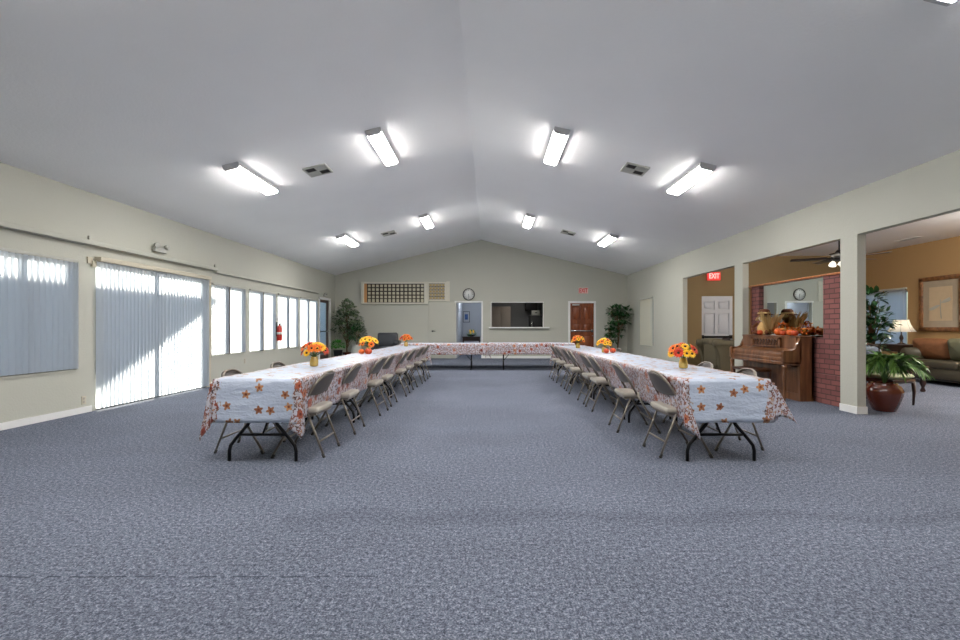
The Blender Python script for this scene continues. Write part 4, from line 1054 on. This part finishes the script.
for k, (y, r_, mt, lb) in enumerate([(8.36, .055, 'pumpd', 'deep orange pumpkin beside scarecrow doll on piano'), (7.86, .075, 'pump', 'largest orange pumpkin on the piano top'), (7.70, .05, 'pumpd', 'small pumpkin between two larger ones on the piano'), (7.56, .062, 'pump', 'orange pumpkin second from the right on the piano'), (7.41, .055, 'pumpd', 'pumpkin at the right end of the piano top')]):
    pumpkin(4.99+.03*(k % 2), y, PT_, r_, lb, mt, 'pumpkins on the piano')
o = thing('leaf_garland', 'garland of orange autumn leaves lying along the piano top', 'garland', (5.1, 7.8, PT_))
m = MB(); m.tube([(0, -.45+.09*i, .03+.02*math.sin(i*1.7)) for i in range(12)], .008, 6); m.build('vine', M['dkstem'], o)
m = MB()
for i in range(260):
    y = R.uniform(-.45, .55); leafshape(m, (R.uniform(-.02,.12), y, .03+R.uniform(0,.07)), (R.uniform(-1,1), R.uniform(-1,1), R.uniform(-.2,1)), (0,0,1), R.uniform(.05,.085), .045)
m.build('leaves', M['rust'], o)
m = MB()
for i in range(60):
    y = R.uniform(-.45, .5); leafshape(m, (R.uniform(0,.06), y, .05+R.uniform(0,.05)), (R.uniform(-1,1), R.uniform(-1,1), R.uniform(0,1)), (0,0,1), .06, .03)
m.build('green_leaves', M['leafv'], o)

# ------------------------------------------------------------------ lounge behind the openings
def pl(parent, name, w, h, d, mat, M_): m = MB(); m.pillow(w, h, d, M=M_); return m.build(name, M[mat], parent)
# olive armchair behind the first opening, seen on its rolled arm side
o = thing('armchair', 'olive rolled arm chair behind the first opening', 'armchair', (6.22, 11.32, 0), 0)
m = MB(); m.box(-.62, .45, -.30, .42, .06, .42, bev=.04); m.build('base', M['sofa'], o)
m = MB(); m.box(-.35, .46, -.28, .40, .40, .54, bev=.06, seg=4); m.build('seat_cushion', M['sofa'], o)
m = MB(); m.box(-.70, -.42, -.30, .42, .2, .86, bev=.08, seg=4); m.tube([(-.62, -.32, .82), (-.62, .44, .82)], .10, 16); m.build('backrest', M['sofa'], o)
for s in (-1, 1):
    yy = .06+s*.44
    m = MB(); m.prism([(-.66, .05), (-.70, .5), (-.78, .74), (-.80, .84), (.44, .80), (.47, .5), (.47, .05)], yy-.07, yy+.07, 'y')
    m.tube([(-.80, yy, .80), (-.4, yy, .79), (.1, yy, .79), (.47, yy, .77)], .09, 14); m.build('armrest', M['sofa'], o)
for s in (-1, 1):
    for q in (-1, 1): m = MB(); m.lathe([(.02, 0), (.03, .07)], 10, cx=-.1+s*.45, cy=.06+q*.4); m.build('leg', M['darkwood'], o)
o = thing('throw_pillow', 'black throw pillow standing on the olive rolled arm chair', 'pillow', (5.89, 11.32, .545)); pl(o, 'pillow_body', .36, .40, .15, 'pillow_dark', T(0, 0, .21, 0, PI/2+.1, 0) @ Matrix.Rotation(0, 4, 'Z'))
o['category'] = 'pillow'
o = thing('throw_pillow', 'brown patterned throw pillow on the olive rolled arm chair', 'pillow', (6.32, 11.35, .545)); pl(o, 'pillow_body', .38, .42, .15, 'pillow_brown', T(0, 0, .21, PI/2-.15, 0, 0))

# ceiling fan
fn = thing('ceiling_fan', 'dark ceiling fan with lit glass shades in the lounge', 'ceiling fan', (6.48, 8.4, 2.42))
m = MB(); m.lathe([(.01, .2), (.012, .2), (.012, .74)], 10); m.lathe([(.012, .70), (.06, .74), (.065, .81)], 16); m.build('downrod', M['blackm'], fn)
m = MB(); m.lathe([(.03, .0), (.09, .01), (.12, .05), (.12, .11), (.08, .15), (.03, .21)], 20); m.build('motor_housing', M['blackm'], fn)
for k in range(5):
    q = 2*PI*k/5+.18; Mx = T(0, 0, .06, 0, 0, q)
    m = MB(); m.box(.19, .76, -.065, .065, -.004, .004, M=Mx @ T(0,0,0, .21, 0, 0), bev=.003); b = m.build('blade', M['darkwood'], fn)
    m = MB(); m.box(.09, .22, -.015, .015, -.006, .006, M=Mx); m.build('blade_iron', M['blackm'], b)
for k in range(3):
    q = 2*PI*k/3+.5; m = MB(); m.lathe([(.022, .0), (.05, -.04), (.062, -.085), (.055, -.085), (.04, -.04)], 16, M=T(math.cos(q)*.09, math.sin(q)*.09, -.0, -math.sin(q)*.4, math.cos(q)*-.4, 0)); m.build('glass_shade', M['fanbulb'], fn)

# sofa along the lounge right wall
sf = thing('sofa', 'dark olive sofa below the framed picture in the lounge', 'sofa', (9.75, 9.0, 0))
m = MB(); m.box(-.45, .5, -1.15, 1.15, .08, .34, bev=.03); m.build('base', M['sofad'], sf)
for s in (-1, 1):
    m = MB(); m.box(-.47, .28, -1.0 if s < 0 else .01, -.01 if s < 0 else 1.0, .33, .5, bev=.05, seg=4); m.build('seat_cushion', M['sofad'], sf)
    m = MB(); m.box(.18, .42, -1.0 if s < 0 else .01, -.01 if s < 0 else 1.0, .48, .9, bev=.08, seg=4); m.build('back_cushion', M['sofad'], sf)
    m = MB(); m.box(-.44, .5, s*1.13-.12, s*1.13+.12, .06, .62, bev=.05, seg=3); m.tube([(-.46, s*1.13, .62), (.5, s*1.13, .62)], .13, 16); m.build('armrest', M['sofad'], sf)
    for q in (-1, 1): m = MB(); m.lathe([(.025, 0), (.035, .09)], 10, cx=q*.38, cy=s*1.05); m.build('leg', M['darkwood'], sf)
m = MB(); m.box(.36, .52, -1.15, 1.15, .1, .84, bev=.06, seg=3); m.build('backrest', M['sofad'], sf)
m = MB(); m.box(-.462, -.45, -1.1, 1.1, .1, .13); m.build('welt', M['black'], sf)
o = thing('throw_pillow', 'large rust brown velvet pillow on the dark olive sofa', 'pillow', (9.62, 9.86, .5)); pl(o, 'pillow_body', .46, .85, .24, 'pillow_brown', T(0, 0, .235, 0, PI/2-.2, 0))
o = thing('throw_pillow', 'olive green throw pillow beside the rust brown one on sofa', 'pillow', (9.60, 9.22, .5)); pl(o, 'pillow_body', .48, .46, .22, 'pillow_green', T(0, 0, .235, 0, PI/2-.2, .1))
# framed picture on the right wall
o = thing('picture_frame', 'large bamboo framed picture above the dark olive sofa', 'picture', (SX, 10.5, 1.1))
hw = .52; H_ = 1.29; m = MB(); t = .1
m.box(-.05, 0, -hw, hw, 0, t, bev=.015); m.box(-.05, 0, -hw, hw, H_-t, H_, bev=.015); m.box(-.05, 0, -hw, -hw+t, .02, H_-.02, bev=.015); m.box(-.05, 0, hw-t, hw, .02, H_-.02, bev=.015)
m.build('frame', M['framewood'], o)
m = MB(); m.box(-.02, 0, -hw+t, hw-t, t, H_-t); m.build('mat_board', plain('taupe_mat_board', srgb(172, 158, 138), .3, coat=.6), o)
m = MB(); m.box(-.024, -.02, -.27, .27, .25, 1.04); pr = m.build('print', plain('tan_print', srgb(206, 184, 152), .35, var=.08, coat=.6), o)
m = MB(); m.tube([(-.027, -.02, .30), (-.027, .0, .55), (-.027, -.01, .74)], .008, 5)
for a_ in (-1.0, -.6, -.2): leafshape(m, (-.027, 0, .66), (0, -1, .55+.3*a_), (1,0,0), .3, .05)
for a_ in (.2, .6, 1.0): leafshape(m, (-.027, 0, .62), (0, 1, -.3-.25*a_), (1,0,0), .28, .05)
m.build('print_motif', M['ltgrey'], pr)
# console with lamp
o = thing('console_table', 'dark narrow console table under the lounge lamp', 'table', (10.0, 11.0, 0))
m = MB(); m.box(-.36, .34, -.42, .42, .75, .79, bev=.01); m.build('table_top', M['darkwood'], o)
m = MB(); m.box(-.32, .30, -.38, .38, .62, .75); m.build('apron', M['darkwood'], o)
for sx in (-1, 1):
    for sy in (-1, 1): m = MB(); m.lathe([(.025, 0), (.04, .06), (.022, .12), (.035, .55), (.035, .64)], 12, cx=-.01+sx*.29, cy=sy*.37); m.build('leg', M['darkwood'], o)
lp = thing('table_lamp', 'table lamp with glowing white bell shade in the lounge', 'lamp', (9.93, 10.93, .79))
m = MB(); m.lathe([(.08, 0), (.085, .015), (.03, .04), (.022, .09), (.045, .15), (.03, .2), (.012, .24), (.012, .38)], 20); m.build('base', M['darkwood'], lp)
m = MB(); m.lathe([(.27, .30), (.215, .38), (.17, .48), (.145, .56), (.14, .59)], 32, cap=False); m.build('lamp_shade', M['shade'], lp)
m = MB()
for k in range(8):
    q = 2*PI*k/8; m.tube([(math.cos(q)*r_, math.sin(q)*r_, z_) for r_, z_ in ((.272, .30), (.217, .38), (.172, .48), (.147, .56), (.142, .59))], .004, 5)
m.build('shade_ribs', M['ltgrey'], lp)
m = MB(); m.lathe([(.0, .37), (.03, .39), (.035, .43), (.02, .47), (0, .48)], 14); m.build('bulb', M['bulb'], lp)
# coffee table
o = thing('coffee_table', 'dark carved coffee table in front of the sofa', 'table', (7.75, 8.75, 0))
m = MB(); m.box(-.38, .34, -.42, .55, .44, .48, bev=.012); m.build('table_top', M['darkwood'], o)
m = MB(); m.box(-.34, .30, -.38, .51, .34, .44); m.build('apron', M['darkwood'], o)
for sx in (-.32, .28):
    for sy in (-.35, .48): m = MB(); m.lathe([(.03, 0), (.045, .03), (.022, .08), (.05, .16), (.035, .24), (.055, .3), (.04, .36)], 14, cx=sx, cy=sy); m.build('leg', M['darkwood'], o)
# accent chair with pale seat
o = thing('accent_chair', 'dark wood accent chair with pale sage seat behind the palm', 'chair', (6.25, 7.1, 0), .25)
m = MB(); m.pillow(.50, .48, .16, M=T(0, 0, .44)); m.build('seat_cushion', M['seatgreen'], o)
m = MB(); m.box(-.24, .24, -.22, .22, .34, .40, bev=.012); m.build('seat_frame', M['darkwood'], o)
for sx in (-1, 1):
    m = MB(); m.tube([(sx*.21, -.20, .36), (sx*.215, -.21, .2), (sx*.205, -.205, 0)], [.026, .022, .014], 10); m.build('leg', M['darkwood'], o)
    m = MB(); m.tube([(sx*.2, .24, 0), (sx*.2, .2, .36), (sx*.22, .24, .7), (sx*.2, .30, .9)], [.015, .024, .022, .02], 10); m.build('leg', M['darkwood'], o)
m = MB(); m.pillow(.38, .42, .09, M=T(0, .25, .68, PI/2-.15)); m.build('backrest', M['blueblack'], o)
m = MB(); m.tube([(-.2, .30, .88), (0, .32, .93), (.2, .30, .88)], .022, 8); m.build('top_rail', M['darkwood'], o)

# palm in glazed pot beside the third pillar
pp = thing('potted_palm', 'leafy palm in a round red brown glazed pot beside the pillar', 'potted plant', (5.66, 6.5, 0))
m = MB(); m.lathe([(.125, 0), (.135, .01), (.175, .11), (.212, .23), (.218, .29), (.185, .36), (.145, .385), (.155, .405), (.135, .405), (.13, .37)], 36); m.build('pot', M['pot'], pp)
m = MB(); m.lathe([(0, .372), (.132, .368)], 20); m.build('soil', M['soil'], pp)
rr = random.Random(5); ms_ = MB(); ml = MB()
for i in range(22):
    q = 2*PI*i/22+rr.uniform(-.15,.15); lean = rr.uniform(.08, .30)*(.42 if math.cos(q) < -.2 else 1); Ls = rr.uniform(.34, .5); L2 = rr.uniform(.3, .42)
    d = Vector((math.cos(q), math.sin(q), 0)); pts = []
    for k in range(9):
        t = k/8; pts.append(d*(lean*t*1.0+ .05*t)*(.9+.3*t) + Vector((0, 0, .37+1.05*Ls*math.sin(min(1.9, t*2.0))*.98-.10*t*t)))
    ms_.tube(pts, [.006-.0005*k for k in range(9)], 5)
    for k in range(3, 9):
        for s in (-1, 1):
            for h_ in (0, .5):
                if k+h_ > 8: continue
                p = pts[k].lerp(pts[min(8, k+1)], h_); tan = (pts[min(8, k+1)]-pts[k-1]).normalized(); sd = tan.cross(Vector((0,0,1))).normalized()*s
                leafshape(ml, p, tan*.75+sd*.8+Vector((0,0,-.28)), (0,0,1), rr.uniform(.2, .27)*(.7 if math.cos(q) < -.2 else .95), .030)
    for s in (-.4, 0, .4): leafshape(ml, pts[8], tan+sd*s+Vector((0,0,-.3)), (0,0,1), .18, .026)
ms_.build('stems', M['stem'], pp); ml.build('fronds', M['palm'], pp)
tree('ficus_tree', 'tall thin ficus with bluish leaves behind the palm', (6.42, 7.62, 0), 1.85, [(0, 0, 1.66, .17), (-.06, 0, 1.42, .22), (.1, 0, 1.3, .2), (0, 0, 1.1, .24), (0, 0, .85, .22)], 'leafd', .13, .25, 240, seed=21, trunks=2, leafL=.12)

# ------------------------------------------------------------------ added fill lamps that brighten the adjoining rooms, made up and kept out of view
def fill_light(name, label, loc, power, drop=0.0, col=(1,.93,.85)):
    o = thing(name, label, 'ceiling light', loc)
    m = MB(); m.lathe([(.09, 0), (.09, -.03), (.015, -.04), (.015, -.04-drop), (.06, -.05-drop)], 24); m.build('housing', M['white'], o)
    m = MB(); m.lathe([(r_, z_-drop) for r_, z_ in ((.06, -.045), (.14, -.07), (.17, -.12), (.13, -.17), (.07, -.19), (0, -.195))], 24); m.build('diffuser', emis('lit_'+name, col+(1,), power), o)
fill_light('corridor_fill_lamp', 'added fill lamp in the corridor behind the doorway', (-.7, 18.3, 2.55), 40, col=(.9,.95,1))  # added to brighten the corridor
fill_light('kitchen_fill_lamp', 'added fill lamp on the kitchen ceiling', (1.2, 17.8, 2.55), 12)  # added to lift the grey kitchen walls
fill_light('lounge_fill_globe', 'added fill globe hung in the lounge near the sofa', (8.2, 6.0, SZ), 380, .3, col=(1,.95,.88))  # added as the main fill of the lounge
fill_light('lounge_fill_dome', 'added fill dome in the lounge above the sofa, out of view', (9.25, 7.5, SZ), 250, col=(1,.93,.84))  # added to brighten the tan right wall
fill_light('lounge_fill_dome', 'added fill dome in the lounge above the rolled arm chair', (6.9, 10.9, SZ), 55, col=(1,.95,.88))  # added fill for the far end of the lounge
